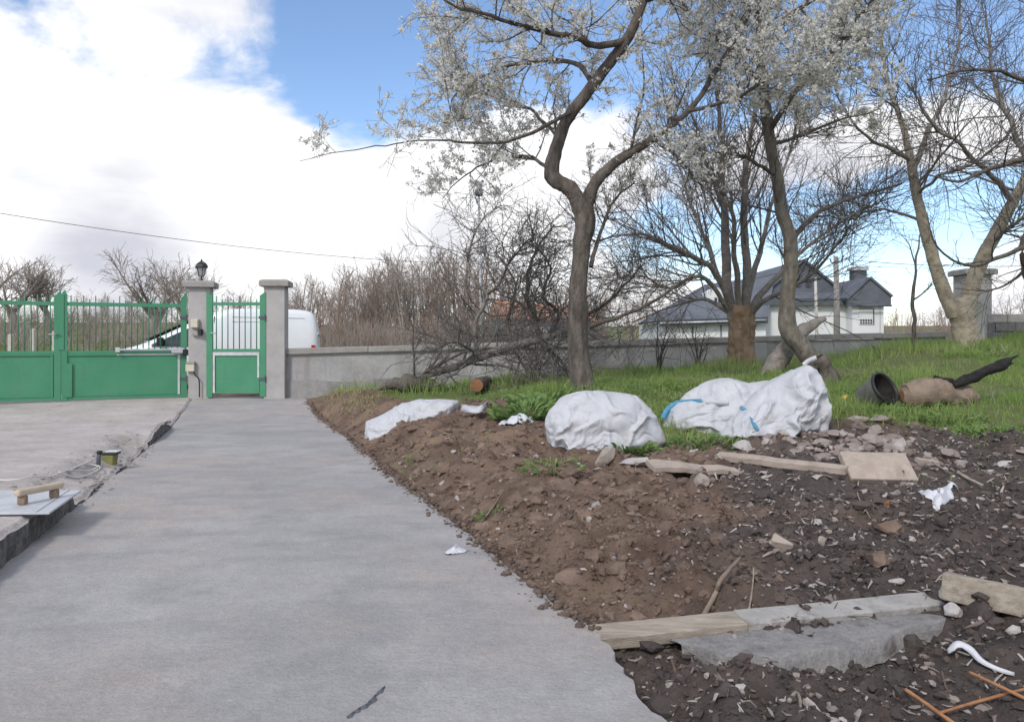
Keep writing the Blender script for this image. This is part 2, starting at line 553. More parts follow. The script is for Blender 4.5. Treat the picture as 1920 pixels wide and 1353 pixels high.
_n = len(CX)
_K = _tps(((CX[:, None] - CX[None]) ** 2).sum(-1)) + np.eye(_n) * 0.02
_Pm = np.hstack([np.ones((_n, 1)), CX])
_A = np.block([[_K, _Pm], [_Pm.T, np.zeros((3, 3))]])
_sol = np.linalg.solve(_A, np.concatenate([CZv, np.zeros(3)]))


def tps(x, y):
    x = np.clip(x, -6, 13)
    y = np.clip(y, 0, 19)
    o = _sol[_n] + _sol[_n + 1] * x + _sol[_n + 2] * y
    for i in range(_n):
        o = o + _sol[i] * _tps((x - CX[i, 0]) ** 2 + (y - CX[i, 1]) ** 2)
    return o


# boundary wall line
WA = np.array([(535 - 960) / F * 15.25, 15.25])
WB = np.array([(1773 - 960) / F * 17.5, 17.5])


def wall_y(x):
    return WA[1] + (x - WA[0]) * (WB[1] - WA[1]) / (WB[0] - WA[0])


def ground(x, y):
    x = np.asarray(x, float)
    y = np.asarray(y, float)
    e = x - path_right(y)
    pz = path_z(y)
    h = np.where(e < 0, pz - 0.13 * sstep(0.0, -0.12, e), 0)
    t = tps(x, y)
    t = pz - 0.03 + (t - pz + 0.03) * sstep(-0.03, 0.6, e)
    near = sstep(3.0, 2.6, y)
    t = t - 0.045 * near * sstep(0.5, 0.05, e)
    t = t - 0.06 * np.exp(-((x - .43) / .13) ** 2 - ((y - 2.42) / .2) ** 2)
    h = np.where(e < 0, h - 0.03, t)
    # outside the wall: a lane, then fields rising slowly
    out = sstep(0.15, 2.0, y - wall_y(x))
    far = np.maximum(0, y - 32) * 0.022 * sstep(32, 60, y) + 2.0 * sstep(26, 52, y) * sstep(-9, -17, x + .25 * (y - 26))
    h = h * (1 - out) + far * out
    return h


GB_PX = np.array([-2000, 560, 640, 700, 800, 900, 1000, 1100, 1200, 1300, 1400, 1500, 1600, 1700, 1800, 1900, 2400])
GB_D = np.array([30, 16, 14.2, 12.4, 10.9, 9.8, 8.0, 6.9, 6.5, 6.3, 6.4, 6.7, 7.1, 6.9, 6.4, 6.1, 5.6])


def grassy(x, y):
    """1 where turf grows, 0 on the dug soil."""
    px = 960 + F * x / np.maximum(y, .3)
    b = np.interp(px, GB_PX, GB_D) + 0.35 * fbm(x * 1.7, y * 1.7, 0, 3, 21)
    return sstep(-0.25, 0.35, y - b)


def dark_soil(x, y):
    px = 960 + F * x / np.maximum(y, .3)
    q = (px - 1300) / 330 + (5.6 - y) * 0.16 + 0.6 * fbm(x * 1.9, y * 1.9, 0, 5, 33, .6)
    q = np.maximum(q, sstep(2.95, 2.7, y) * 0.9)
    return np.clip(q, 0, 1)


def relief(x, y):
    g = grassy(x, y)
    e = x - path_right(y)
    big = 0.045 * fbm(x * 1.5, y * 1.5, 0, 3, 3)
    mid = 0.095 * (np.abs(fbm(x * 3.6 + .4 * fbm(x * 6, y * 6, 0, 2, 70), y * 3.6, 0, 3, 7)) ** 1.3 - 0.30)
    fine = 0.022 * (np.abs(fbm(x * 11, y * 11, 0, 4, 9, .6)) - 0.3)
    m = sstep(0.02, 0.35, e)
    inside = 1 - sstep(-0.3, 0.3, y - wall_y(x))
    return (big * m * (1 - .4 * g) + (mid + fine) * m * (1 - 0.75 * g)) * inside + 0.10 * fbm(x * .15, y * .15, 0, 2, 5) * (1 - inside) * sstep(20, 34, y)


def gz(x, y):
    return ground(x, y) + relief(x, y)


def yard_top(x, y):
    s = path_left(y) - x
    notch = sstep(4.95, 5.15, y) * sstep(9.6, 8.6, y)
    step = 0.12 * sstep(11.4, 10.2, y) + 0.02
    edge = 1 - notch * (0.85 - 0.15 * fbm(x * 3, y * 3, 0, 2, 41)) * sstep(0.42 + 0.15 * fbm(y * 2, x, 0, 2, 44), 0.02, s)
    return path_z(y) + step * edge + 0.006 * fbm(x * 1.2, y * 1.2, 0, 3, 14) + notch * sstep(.6, .1, s) * 0.012 * fbm(x * 9, y * 9, 0, 2, 45)


def surf(x, y):
    """Top surface of whatever lies underfoot."""
    x = np.asarray(x, float)
    y = np.asarray(y, float)
    return np.where((y < 15.6) & (x < path_left(y)), yard_top(x, y), np.where((y < 15.6) & (x < path_right(y)), path_z(y), gz(x, y)))


def hit(px, py, dmin=1.2, dmax=60):
    """Where the sight line of a photograph pixel meets the ground."""
    lo, hi = dmin, dmax
    for n in (160, 24):
        ds = np.geomspace(lo, hi, n)
        x, z = (px - 960) / F * ds, CZ - (py - 640) / F * ds
        under = z <= surf(x, ds)
        if not under.any():
            return W(px, py, 12)
        i = max(1, int(np.argmax(under)))
        lo, hi = ds[i - 1], ds[i]
    p = W(px, py, hi)
    return np.array([p[0], p[1], float(surf(p[0], p[1]))])


# ground sheet
def geo(a, b, n):
    return np.geomspace(a, b, n)


xs = np.unique(np.round(np.concatenate([np.arange(-.4, 3.2, .023), np.arange(3.2, 8, .05), np.arange(-7.5, -.4, .07), np.arange(8, 15, .12),
                                        15 + geo(.2, 900, 34), -7.5 - geo(.1, 900, 38)]), 4))
ys = np.unique(np.round(np.concatenate([np.arange(1.5, 5.0, .023), np.arange(5.0, 9, .04), np.arange(9, 19, .09), 19 + geo(.1, 1200, 46), 1.5 - geo(.03, 300, 26)]), 4))
GX, GY = np.meshgrid(xs, ys)
GZ = gz(GX, GY)
idx = np.arange(GX.size).reshape(GX.shape)
quads = np.stack([idx[:-1, :-1], idx[:-1, 1:], idx[1:, 1:], idx[1:, :-1]], -1).reshape(-1, 4)
me = new_mesh('ground', np.stack([GX, GY, GZ], -1).reshape(-1, 3), quads)
for nm, arr in (('turf', np.where(GY > 19, 1, grassy(GX, GY))), ('humus', dark_soil(GX, GY))):
    a = me.attributes.new(nm, 'FLOAT', 'POINT')
    a.data.foreach_set('value', np.asarray(arr, np.float32).ravel())


def ground_material():
    m = bpy.data.materials.new('dug_soil_and_turf')
    m.use_nodes = True
    N, L = m.node_tree.nodes, m.node_tree.links
    b = N['Principled BSDF']
    b.inputs['Roughness'].default_value = .96
    b.inputs['Specular IOR Level'].default_value = .15
    t = N.new('ShaderNodeTexCoord')

    def noise(s, d=7, r=.65):
        n = N.new('ShaderNodeTexNoise')
        n.inputs['Scale'].default_value = s
        n.inputs['Detail'].default_value = d
        n.inputs['Roughness'].default_value = r
        L.new(t.outputs['Object'], n.inputs['Vector'])
        return n.outputs['Fac']

    def rmp(v, a, c, e=0., f=1.):
        x = N.new('ShaderNodeMapRange')
        L.new(v, x.inputs[0])
        for i, q in enumerate((a, c, e, f)):
            x.inputs[1 + i].default_value = q
        return x.outputs[0]

    def mix(f, a, c):
        x = N.new('ShaderNodeMix')
        x.data_type = 'RGBA'
        for s, v in ((0, f), (6, a), (7, c)):
            if isinstance(v, tuple):
                x.inputs[s].default_value = v + (1,)
            else:
                L.new(v, x.inputs[s])
        return x.outputs[2]

    def attr(nm):
        a = N.new('ShaderNodeAttribute')
        a.attribute_name = nm
        return a.outputs['Fac']
    brown = mix(rmp(noise(5), .35, .65), (.12, .080, .060), (.245, .175, .137))
    brown = mix(rmp(noise(.9, 3), .5, .7), brown, (.28, .198, .138))
    black = mix(rmp(noise(7), .35, .68), (.070, .058, .054), (.155, .128, .115))
    soil = mix(attr('humus'), brown, black)
    turf = mix(rmp(noise(2.2), .35, .65), (.12, .15, .055), (.18, .21, .085))
    turf = mix(rmp(noise(.05, 4), .45, .62), turf, (.15, .15, .075))
    col = mix(attr('turf'), soil, turf)
    L.new(col, b.inputs['Base Color'])
    bp = N.new('ShaderNodeBump')
    bp.inputs['Distance'].default_value = .03
    L.new(noise(38, 8, .7), bp.inputs['Height'])
    L.new(bp.outputs[0], b.inputs['Normal'])
    return m


tag(link('ground', me, ground_material()), kind='structure')

# new concrete path
pys = np.concatenate([np.arange(-6, 1.5, .25), np.arange(1.5, 8, .03), np.arange(8, 15.45, .08)])
cols = np.concatenate([[0, 0], np.linspace(0, 1, 44), [1, 1]])
PV = []
for i, y in enumerate(pys):
    wob = .015 * fbm(y * 1.4, 3.3, 0, 4, 51) + .012 * fbm(y * 9, 1.3, 0, 3, 52)
    xr = path_right(y) + wob + (.02 * abs(fbm(y * 14, 0, 0, 2, 54)) if y < 2.9 else 0)
    xl = path_left(y) + .01 * fbm(y * 3, 8.8, 0, 3, 53)
    x = xl + (xr - xl) * cols
    z = path_z(y) + .004 * fbm(x * 1.1, y * 1.1, 0, 3, 55) + .0016 * fbm(x * 2.0 + y * .6, y * 5.5, 0, 3, 56)
    edge = np.minimum(cols, 1 - cols) * 2.4
    z = z - .012 * sstep(.05, 0, edge)
    z[0] = z[-1] = path_z(y) - .2
    x[-1] += .012
    x[0] -= .3
    PV.append(np.stack([x, np.full_like(x, y), z], -1))
PV = np.array(PV)
ii = np.arange(PV.shape[0] * PV.shape[1]).reshape(PV.shape[:2])
pq = np.stack([ii[:-1, :-1], ii[:-1, 1:], ii[1:, 1:], ii[1:, :-1]], -1).reshape(-1, 4)
o = link('concrete_path', new_mesh('concrete_path', PV.reshape(-1, 3), pq), MAT['concrete_new'])
tag(o, kind='structure')

# old raised yard on the left
yys = np.concatenate([np.arange(-6, 2.5, .25), np.arange(2.5, 11.5, .035), np.arange(11.5, 15.9, .1)])
ss = np.concatenate([[-.02, -.005], np.geomspace(.004, 14, 70)])
YV = []
for y in yys:
    off = .02 * fbm(y * 2.2, 0, 0, 4, 61) + .016 * np.abs(fbm(y * 8, 0, 0, 3, 62))
    x = path_left(y) - off - ss * (1 + 0 * ss)
    z = yard_top(np.minimum(x, path_left(y) - .001), y)
    z = z - .02 * sstep(.04, 0, ss)
    z[0] = path_z(y) - .08
    x[0] = x[1] + .015 * fbm(y * 11, 2, 0, 2, 63)
    YV.append(np.stack([x, np.full_like(x, y), z], -1))
YV = np.array(YV)
ii = np.arange(YV.shape[0] * YV.shape[1]).reshape(YV.shape[:2])
yq = np.stack([ii[:-1, :-1], ii[1:, :-1], ii[1:, 1:], ii[:-1, 1:]], -1)
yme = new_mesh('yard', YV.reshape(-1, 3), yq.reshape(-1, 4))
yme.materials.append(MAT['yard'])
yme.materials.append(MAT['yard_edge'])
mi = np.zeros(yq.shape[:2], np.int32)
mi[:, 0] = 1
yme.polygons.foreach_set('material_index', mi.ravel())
tag(link('yard', yme), kind='structure')

# ------------------------------------------------------------------ boundary wall
wl_len = float(np.linalg.norm(WB - WA))
wrot = math.atan2(WB[1] - WA[1], WB[0] - WA[0])
ztop0, ztop1 = CZ - 13 * 15.25 / F, CZ + 19 * 17.5 / F
wall = thing('boundary_wall', 'long low grey rendered boundary wall with a concrete coping', 'wall', (WA[0], WA[1], 0), wrot)


def wt(x):
    return ztop0 + (ztop1 - ztop0) * x / wl_len


mb = MB()
mb.prism([(0, 0, -.5), (wl_len, 0, -.2), (wl_len, 0, wt(wl_len) - .125), (0, 0, wt(0) - .125)], (0, .2, 0))
mb.build('wall_face', MAT['render'], wall)
nseg = 26
top = [(wl_len * k / nseg, -.03, .33 + .66 * k / nseg * (k / nseg) + .025 * math.sin(k * 2.1) + .02 * math.sin(k * 5.3)) for k in range(nseg + 1)]
MB().prism([(0, -.03, -.5)] + [(wl_len, -.03, -.2)] + top[::-1], (0, .028, 0)).build('lower_band', MAT['render_low'], wall)
ncop = 9
cm = None
for k in range(ncop):
    a, b_ = wl_len * k / ncop + .004, wl_len * (k + 1) / ncop - .004
    za, zb = wt(a), wt(b_)
    dz = .006 * math.sin(k * 3.7)
    MB().prism([(a, -.07, za - .12 + dz), (b_, -.07, zb - .12 + dz), (b_, -.07, zb + dz), (a, -.07, za + dz)], (0, .34, 0)).build('coping', MAT['coping'], wall, bevel=.012)
px_ = np.linalg.norm(np.array([(1422 - 960) / F * 16.85, 16.85]) - WA)
MB().box(px_ - .14, px_ + .14, -.06, -.031, -.2, wt(px_) - .135).build('pilaster', MAT['pillar'], wall)

# ------------------------------------------------------------------ pillars
def pillar(pxc, d, w, ztop, capw, label, zb=-.2, rz=0.0, mat='pillar', name='gate_pillar'):
    x = (pxc - 960) / F * d
    t = thing(name, label, 'pillar', (x, d, 0), rz)
    MB().box(-w / 2, w / 2, -w / 2, w / 2, zb, ztop - .135).build('shaft', MAT[mat], t, bevel=.012)
    c = MB()
    V = np.array([(sx * a, sy * a, z) for z, a in ((ztop - .135, capw / 2), (ztop - .03, capw / 2), (ztop, capw / 2 - .05)) for sx, sy in ((-1, -1), (1, -1), (1, 1), (-1, 1))])
    fs = [(0, 3, 2, 1), (8, 9, 10, 11)] + [(r * 4 + i, r * 4 + (i + 1) % 4, r * 4 + 4 + (i + 1) % 4, r * 4 + 4 + i) for r in (0, 1) for i in range(4)]
    c.add(V, np.array(fs))
    c.build('cap', MAT['coping'], t, bevel=.01)
    return t


GROT = math.atan2(1.3, 2.85)
P1X = (377 - 960) / F * 15.25
pillar(377, 15.25, .40, 2.30, .58, 'square cement gate pillar carrying the lantern between the green gates', rz=R(12))
pillar(518, 15.25, .40, 2.32, .56, 'square cement gate pillar without a lantern, right of the small green gate', rz=R(6))
pillar(1823, 17.3, .55, CZ + 135 * 17.3 / F, .72, 'tall grey square pillar half hidden behind the forked pale tree', zb=.2)

# lantern on the first pillar
lx, ly, lz = P1X + .01, 15.25, 2.30
lan = thing('lantern', 'black six-sided lantern on top of the cement gate pillar', 'lantern', (lx, ly, lz))
MB().lathe([(.055, 0), (.06, .015), (.03, .03), (.018, .06), (.018, .085), (.05, .10)], sides=12).build('base', MAT['dark'], lan, True)
MB().lathe([(.052, .10), (.10, .27)], sides=6).build('glass', MAT['lampglass'], lan)
cage = MB()
for k in range(6):
    a = math.pi / 3 * k
    cage.tube([(.054 * math.cos(a), .054 * math.sin(a), .10), (.103 * math.cos(a), .103 * math.sin(a), .275)], .006, 5)
cg = cage.build('cage', MAT['dark'], lan)
cg['kind'] = 'stuff'
MB().lathe([(.125, .265), (.13, .28), (.115, .325), (.085, .36), (.045, .385), (.02, .395), (.02, .41), (.012, .43), (.004, .44)], sides=6).build('roof', MAT['dark'], lan)
MB().lathe([(.018, .11), (.02, .16), (.032, .19), (.034, .22), (.02, .25), (.004, .26)], sides=10).build('bulb', MAT['bulb'], lan, True)

# ------------------------------------------------------------------ gates (local x runs along the gate)
def bars(t, x0, x1, z0, zr, n, tall, short):
    """Round bars with alternating heights, one mesh each, shared data for alike bars."""
    ms = {}
    for k in range(n):
        h = tall if k % 2 == 0 else short
        if h not in ms:
            b = MB()
            b.lathe([(.0105, z0), (.0105, zr + h - .012), (.004, zr + h)], sides=7)
            ms[h] = b.mesh('bar', True)
            ms[h].materials.append(MAT['green'])
        o = link('bar', ms[h], None, t)
        o.location = (x0 + (x1 - x0) * (k + .5) / n, 0, 0)


def gate_leaf(name, label, xw, yw, length, post_r_top, white, opener_side):
    t = thing(name, label, 'gate', (xw, yw, 0), GROT, 'green sheet and bar driveway gate leaves')
    L_ = length
    MB().box(0, .09, -.035, .035, .0, 1.98).prism([(0, -.035, 1.98), (.09, -.035, 1.98), (.045, -.035, 2.06)], (0, .07, 0)).build('lock_post', MAT['green'], t)
    MB().box(L_ - .11, L_, -.035, .035, .01, 1.93).prism([(L_ - .11, -.035, 1.93), (L_, -.035, 1.93), (L_, -.035, post_r_top)], (0, .07, 0)).build('hinge_post', MAT['green'], t)
    MB().box(.09, L_ - .11, -.022, .022, 1.77, 1.84).build('top_rail', MAT['green'], t)
    MB().box(.09, L_ - .11, -.022, .022, .875, .93).build('middle_rail', MAT['green'], t)
    MB().box(.09, L_ - .11, -.022, .022, .02, .07).build('bottom_rail', MAT['green'], t)
    MB().box(.092, L_ - .112, -.006, .006, .071, .874).build('sheet', MAT['green'], t)
    # frame of flat strip round the sheet, primer showing on the worn side
    MB().box(.10, L_ * .42, -.030, -.0225, .838, .872).build('strip', MAT['green'], t)
    MB().box(L_ * .42 + .01, L_ - .12, -.031, -.0225, .842, .870).build('strip', MAT['white_strip'] if white else MAT['green'], t)
    MB().box(L_ - .165, L_ - .125, -.030, -.0225, .075, .836).build('strip', MAT['white_strip'] if white else MAT['green'], t)
    MB().box(.12, L_ - .16, -.029, -.0075, .074, .083).build('fold', MAT['green'], t)
    bars(t, .10, L_ - .12, .931, 1.84, 19, .13, .06)
    return t


dirx, diry = math.cos(GROT), math.sin(GROT)
GL = 2.14
hx, hy = -6.42, 15.16
lx0, ly0 = hx - GL * dirx, hy - GL * diry
gr = gate_leaf('driveway_gate', 'green driveway gate leaf hinged on the lantern pillar, with grey opener arm', lx0, ly0, GL, 2.10, True, 1)
MB().box(-.055, .04, -.05, -.036, .95, 1.98).build('closing_plate', MAT['green'], gr)
MB().box(.03, .17, -.045, -.0305, .07, .70).build('kick_plate', MAT['green'], gr)
gl = gate_leaf('driveway_gate', 'green driveway gate leaf cut by the left edge of the picture', lx0 - .012 - GL * dirx, ly0 - .005 - GL * diry, GL, 2.06, False, 0)
MB().tube([(GL - .07, -.036, 1.24), (GL - .07, -.075, 1.24), (GL - .02, -.085, 1.245), (GL - .19, -.085, 1.235)], .011, 7).build('lever_handle', MAT['steel'], gl, True)

# wicket gate
wx0, wx1 = (388 - 960) / F * 15.05, (499 - 960) / F * 15.05
wk = thing('wicket_gate', 'small green pedestrian gate between the two cement pillars', 'gate', (wx0, 15.05, 0), 0)
wlen = wx1 - wx0
MB().box(0, .115, -.03, .03, .02, 2.0).prism([(0, -.03, 2.0), (.115, -.03, 2.0), (0, -.03, 2.08)], (0, .06, 0)).build('post', MAT['green'], wk)
MB().box(wlen - .115, wlen, -.03, .03, .03, 2.0).prism([(wlen - .115, -.03, 2.0), (wlen, -.03, 2.0), (wlen, -.03, 2.08)], (0, .06, 0)).build('post', MAT['green'], wk)
MB().box(.115, wlen - .115, -.022, .022, 1.81, 1.87).build('top_rail', MAT['green'], wk)
MB().box(.115, wlen - .115, -.022, .022, .91, .96).build('middle_rail', MAT['green'], wk)
MB().box(.115, wlen - .115, -.022, .022, .09, .13).build('bottom_rail', MAT['green'], wk)
MB().box(.117, wlen - .117, -.006, .006, .131, .909).build('sheet', MAT['green'], wk)
MB().box(.125, wlen - .125, -.030, -.0225, .83, .90).build('strip', MAT['white_strip'], wk)
MB().box(.125, .165, -.030, -.0225, .10, .828).build('strip', MAT['white_strip'], wk)
MB().box(wlen - .165, wlen - .125, -.030, -.0225, .40, .828).build('strip', MAT['white_strip'], wk)
MB().box(wlen - .165, wlen - .125, -.030, -.0225, .10, .398).build('strip', MAT['green'], wk)
MB().tube([(.09, -.03, 1.27), (.09, -.075, 1.27), (.20, -.08, 1.265)], .011, 7).build('lever_handle', MAT['steel'], wk, True)
bars(wk, .13, wlen - .13, .961, 1.87, 8, .13, .06)

# gate opener arm and the boxes on the pillar
op = thing('gate_opener', 'grey electric gate opener arm across the right driveway gate leaf', 'gate opener', (lx0 + GL * .44 * dirx, ly0 + GL * .44 * diry, .93), GROT)
MB().box(.0, .95, -.10, -.065, .0, .034).build('ram', MAT['steel'], op, bevel=.01)
MB().box(.92, 1.16, -.14, -.06, -.055, .05).build('motor_housing', MAT['steel'], op, bevel=.015)
MB().box(-.05, .03, -.10, -.03, -.03, .06).build('bracket', MAT['white_strip'], op, bevel=.006)
MB().box(1.12, 1.30, -.15, -.03, -.10, .02).build('rear_bracket', MAT['dark'], op, bevel=.01)
jb = thing('junction_box', 'upper beige junction box on the lantern pillar', 'junction box', (P1X - .02, 15.02, 1.37))
MB().box(-.075, .075, -.05, .03, 0, .17).build('housing', MAT['beige'], jb, bevel=.01)
MB().box(-.065, .065, -.062, -.0505, .01, .16).build('cover', MAT['beige'], jb, bevel=.005)
ic = thing('lock_box', 'small dark lock box below the beige junction box on the lantern pillar', 'lock', (P1X + .03, 15.02, 1.22))
MB().box(-.10, .05, -.045, .03, 0, .06).build('housing', MAT['coping'], ic, bevel=.006)
MB().box(.02, .09, -.07, .03, .01, .13).build('latch', MAT['dark'], ic, bevel=.006)
jb2 = thing('control_box', 'lower beige control box with a cable on the lantern pillar', 'control box', (P1X - .10, 15.0, .52))
MB().box(-.085, .085, -.055, .03, 0, .14).build('housing', MAT['beige'], jb2, bevel=.012)
MB().box(-.075, .095, -.06, .03, .142, .19).build('lid', MAT['coping'], jb2, bevel=.01)
MB().tube(smooth_line([(.06, -.02, .0), (.10, -.02, -.08), (.16, -.01, -.14), (.17, 0, -.3), (.17, 0, -.5)], 12), .012, 6).build('cable', MAT['dark'], jb2, True)

# ------------------------------------------------------------------ van on the lane
VD = 18.4
VR = R(12)
van = thing('delivery_van', 'white panel van parked outside behind the gates and low wall', 'van', ((595 - 960) / F * VD - .87 * math.sin(VR), VD + .87 * math.cos(VR), 0), VR)
vs_ = F / VD
# stations: distance from the tail, roof height, sill height, half width at belt and at roof
def vz(py):
    return CZ - (py - 640) / vs_


ST = [(0.00, 1.28, .45, .74, .70), (0.03, 1.55, .38, .80, .74), (0.10, 1.76, .33, .84, .75), (0.22, 1.855, .32, .86, .74), (.45, 1.885, .31, .87, .73), (1.2, 1.90, .31, .88, .73), (1.9, 1.895, .31, .88, .73),
      (2.15, 1.875, .31, .88, .72), (2.45, 1.79, .31, .88, .70), (2.7, 1.67, .31, .88, .71), (3.05, 1.49, .31, .88, .73), (3.55, 1.24, .31, .88, .77), (3.97, 1.05, .31, .87, .80), (4.15, .99, .31, .86, .80), (4.45, .93, .33, .83, .77), (4.63, .85, .36, .78, .73), (4.71, .70, .42, .66, .62)]
NV = []
for x, zr, zs, wb, wr in ST:
    zb = min(1.0, zr - .12)
    sec = [(-wb * .96, zs), (-wb, zs + .1), (-wb, zb), (-wr - .015, zr - .10), (-wr + .04, zr - .025), (-wr * .7, zr), (0, zr + .012)]
    sec = sec + [(-a, b) for a, b in sec[-2::-1]]
    NV.append([(-x, a, b) for a, b in sec])
NV = np.array(NV)
ns_, nc_ = NV.shape[:2]
ii = np.arange(ns_ * nc_).reshape(ns_, nc_)
q = np.stack([ii[:-1, :-1], ii[:-1, 1:], ii[1:, 1:], ii[1:, :-1]], -1).reshape(-1, 4)
body = link('body', new_mesh('van_body', NV.reshape(-1, 3), [q, np.array([list(ii[0]), list(ii[-1])[::-1]])]), MAT['van'], van)
sb = body.modifiers.new('round', 'SUBSURF')
sb.levels = sb.render_levels = 2


def side_patch(pts, name, mat, off):
    """Flat panel on the camera side of the van; pts in (tail distance, height)."""
    P = []
    for x, z in pts:
        k = np.interp(x, [s[0] for s in ST], [s[3] for s in ST])
        r = np.interp(x, [s[0] for s in ST], [s[4] for s in ST])
        zr = np.interp(x, [s[0] for s in ST], [s[1] for s in ST])
        hw = k if z < 1.0 else k + (r - k) * min(1, (z - 1.0) / max(.1, zr - 1.0))
        P.append((-x, -hw - off, z))
    return MB().prism(P, (0, .02, 0)).build(name, mat, van)


side_patch([(2.42, 1.00), (2.42, 1.63), (2.52, 1.60), (2.85, 1.45), (3.35, 1.20), (3.67, 1.05), (3.71, 1.00)], 'side_window', MAT['glass_dark'], .012)
side_patch([(2.36, .40), (2.36, 1.70), (2.345, 1.70), (2.345, .40)], 'door_seam', MAT['dark'], .008)
side_patch([(0.30, 1.66), (1.95, 1.68), (1.95, 1.69), (0.30, 1.67)], 'roof_groove', MAT['steel'], .006)
side_patch([(.9, 1.56), (1.95, 1.57), (1.95, 1.582), (.9, 1.572)], 'door_rail', MAT['steel'], .006)
side_patch([(.05, .82), (.05, 1.02), (.14, 1.02), (.14, .82)], 'tail_light', MAT['red'], .012)
side_patch([(2.5, .86), (2.5, .91), (2.65, .91), (2.65, .86)], 'door_handle', MAT['dark'], .02)
# windscreen
wsx = [(2.98, 1.70), (3.92, 1.12)]
MB().prism([(-2.68, -.58, 1.715), (-3.92, -.70, 1.105), (-3.92, .70, 1.105), (-2.68, .58, 1.715)], (-.012, 0, .018)).build('windscreen', MAT['glass_dark'], van)
MB().box(-3.56, -3.42, -1.02, -.90, 1.02, 1.20).build('wing_mirror', MAT['dark'], van, bevel=.02)
MB().box(-.02, .06, -.80, .80, .34, .52).build('rear_bumper', MAT['dark'], van, bevel=.02)
MB().box(-4.79, -4.65, -.62, .62, .34, .56).build('front_bumper', MAT['dark'], van, bevel=.03)
MB().box(-4.63, -4.47, -.83, -.60, .68, .84).build('headlight', MAT['lampglass'], van, bevel=.02)
wheel = MB()
wheel.lathe([(.20, -.09), (.30, -.095), (.32, -.06), (.32, .06), (.30, .095), (.20, .09)], sides=20)
wm = wheel.mesh('tyre', True)
wm.materials.append(MAT['tyre'])
rim = MB().lathe([(.19, -.10), (.17, -.07), (.05, -.06), (.05, -.09)], sides=14).mesh('rim', True)
rim.materials.append(MAT['steel'])
for x in (.85, 3.8):
    for sy in (-.79, .79):
        w_ = link('wheel', wm, None, van)
        w_.location = (-x, sy, .32)
        w_.rotation_euler = (R(90) if sy < 0 else R(-90), 0, 0)
        r_ = link('rim', rim, None, w_)
        r_.rotation_euler = (R(180), 0, 0)

# ------------------------------------------------------------------ fence posts in the field beyond the gate
for i, (px, top) in enumerate(((20, 628), (62, 618), (103, 622))):
    x, d = (px - 960) / F * 29, 29
    z0 = float(gz(x, d))
    zt = CZ - (top - 640) * d / F
    o = MB().box(-.07, .07, -.07, .07, z0 - .2, zt).prism([(-.07, -.07, zt), (.07, -.07, zt), (0, -.07, zt + .05)], (0, .14, 0)).build('fence_post', MAT['post_pale'])
    o.location = (x, d, 0)
    tag(o, ['pale fence post in the field, nearest the left picture edge', 'tallest pale fence post in the field, seen through the left gate leaf', 'pale fence post in the field, just left of the gate joint'][i], 'fence post', 'pale fence posts in the field')

# ------------------------------------------------------------------ white house with slate roofs
HD = 45.0


def hp(px, py, d):
    return W(px, py, d)


hb = hp(1530, 640, HD)
house = thing('white_house', 'large white house with blue-grey slate gables and a chimney beyond the wall', 'house', (hb[0], HD, 0))


def hl(px, py, d):
    return hp(px, py, d) - np.array([hb[0], HD, 0])


def hprism(pts, d, depth, name, mat, parent=house):
    return MB().prism([hl(px, py, d) for px, py in pts], (0, depth, 0)).build(name, mat, parent)


BASE = 690
hprism([(1432, BASE), (1600, BASE), (1600, 572), (1432, 572)], 45, 9, 'wall', MAT['house_white'])
hprism([(1598, BASE), (1657, BASE), (1657, 572), (1598, 572)], 44.2, 8, 'wall', MAT['house_white'])
hprism([(1242, BASE), (1436, BASE), (1436, 604), (1242, 604)], 44.0, 8, 'wall', MAT['house_white'])
# main gable, slate clad, with the roof running back behind it
g1 = hprism([(1437, 552), (1577, 552), (1575, 545), (1508, 491), (1439, 545)], 46.6, .25, 'gable', MAT['slate'])
def slab(name, quad, t, mat, parent=house):
    Q = np.array(quad)
    n = np.cross(Q[1] - Q[0], Q[3] - Q[0])
    n = n / np.linalg.norm(n)
    if n[2] < 0:
        n = -n
    return MB().prism(Q, n * t).build(name, mat, parent)


ap = hl(1508, 489, 46.4)
for sx in (-1, 1):
    e = hl(1508 + sx * 72, 547, 46.4)
    slab('roof', [ap, e, e + np.array([0, 9, 0]), ap + np.array([0, 9, 0])], .12, MAT['slate'])
for px in (1496, 1516):
    c = hl(px, 530, 46.55)
    pts = [c + np.array([.17 * math.cos(a), 0, .24 * math.sin(a)]) for a in np.linspace(0, 2 * math.pi, 13)[:-1]]
    wv = MB().prism(pts, (0, .1, 0)).build('window', MAT['pane'], house)
    ring = []
    pr = [c + np.array([.19 * math.cos(a), -.01, .26 * math.sin(a)]) for a in np.linspace(0, 2 * math.pi, 17)]
    MB().tube(pr, .025, 5, False).build('frame', MAT['slate_dark'], wv, True)
# skirt roof and fascia of the ground floor
a0, a1 = hl(1428, 571, 44.6), hl(1602, 571, 44.6)
b0, b1 = hl(1428, 550, 46.7), hl(1602, 550, 46.7)
slab('roof', [a0 + np.array([0, 0, .28]), a1 + np.array([0, 0, .28]), b1, b0], .1, MAT['slate'])
MB().box(a0[0], a1[0], a0[1] - .02, a0[1] + .16, a0[2] - .03, a0[2] + .30).build('fascia', MAT['slate_dark'], house)
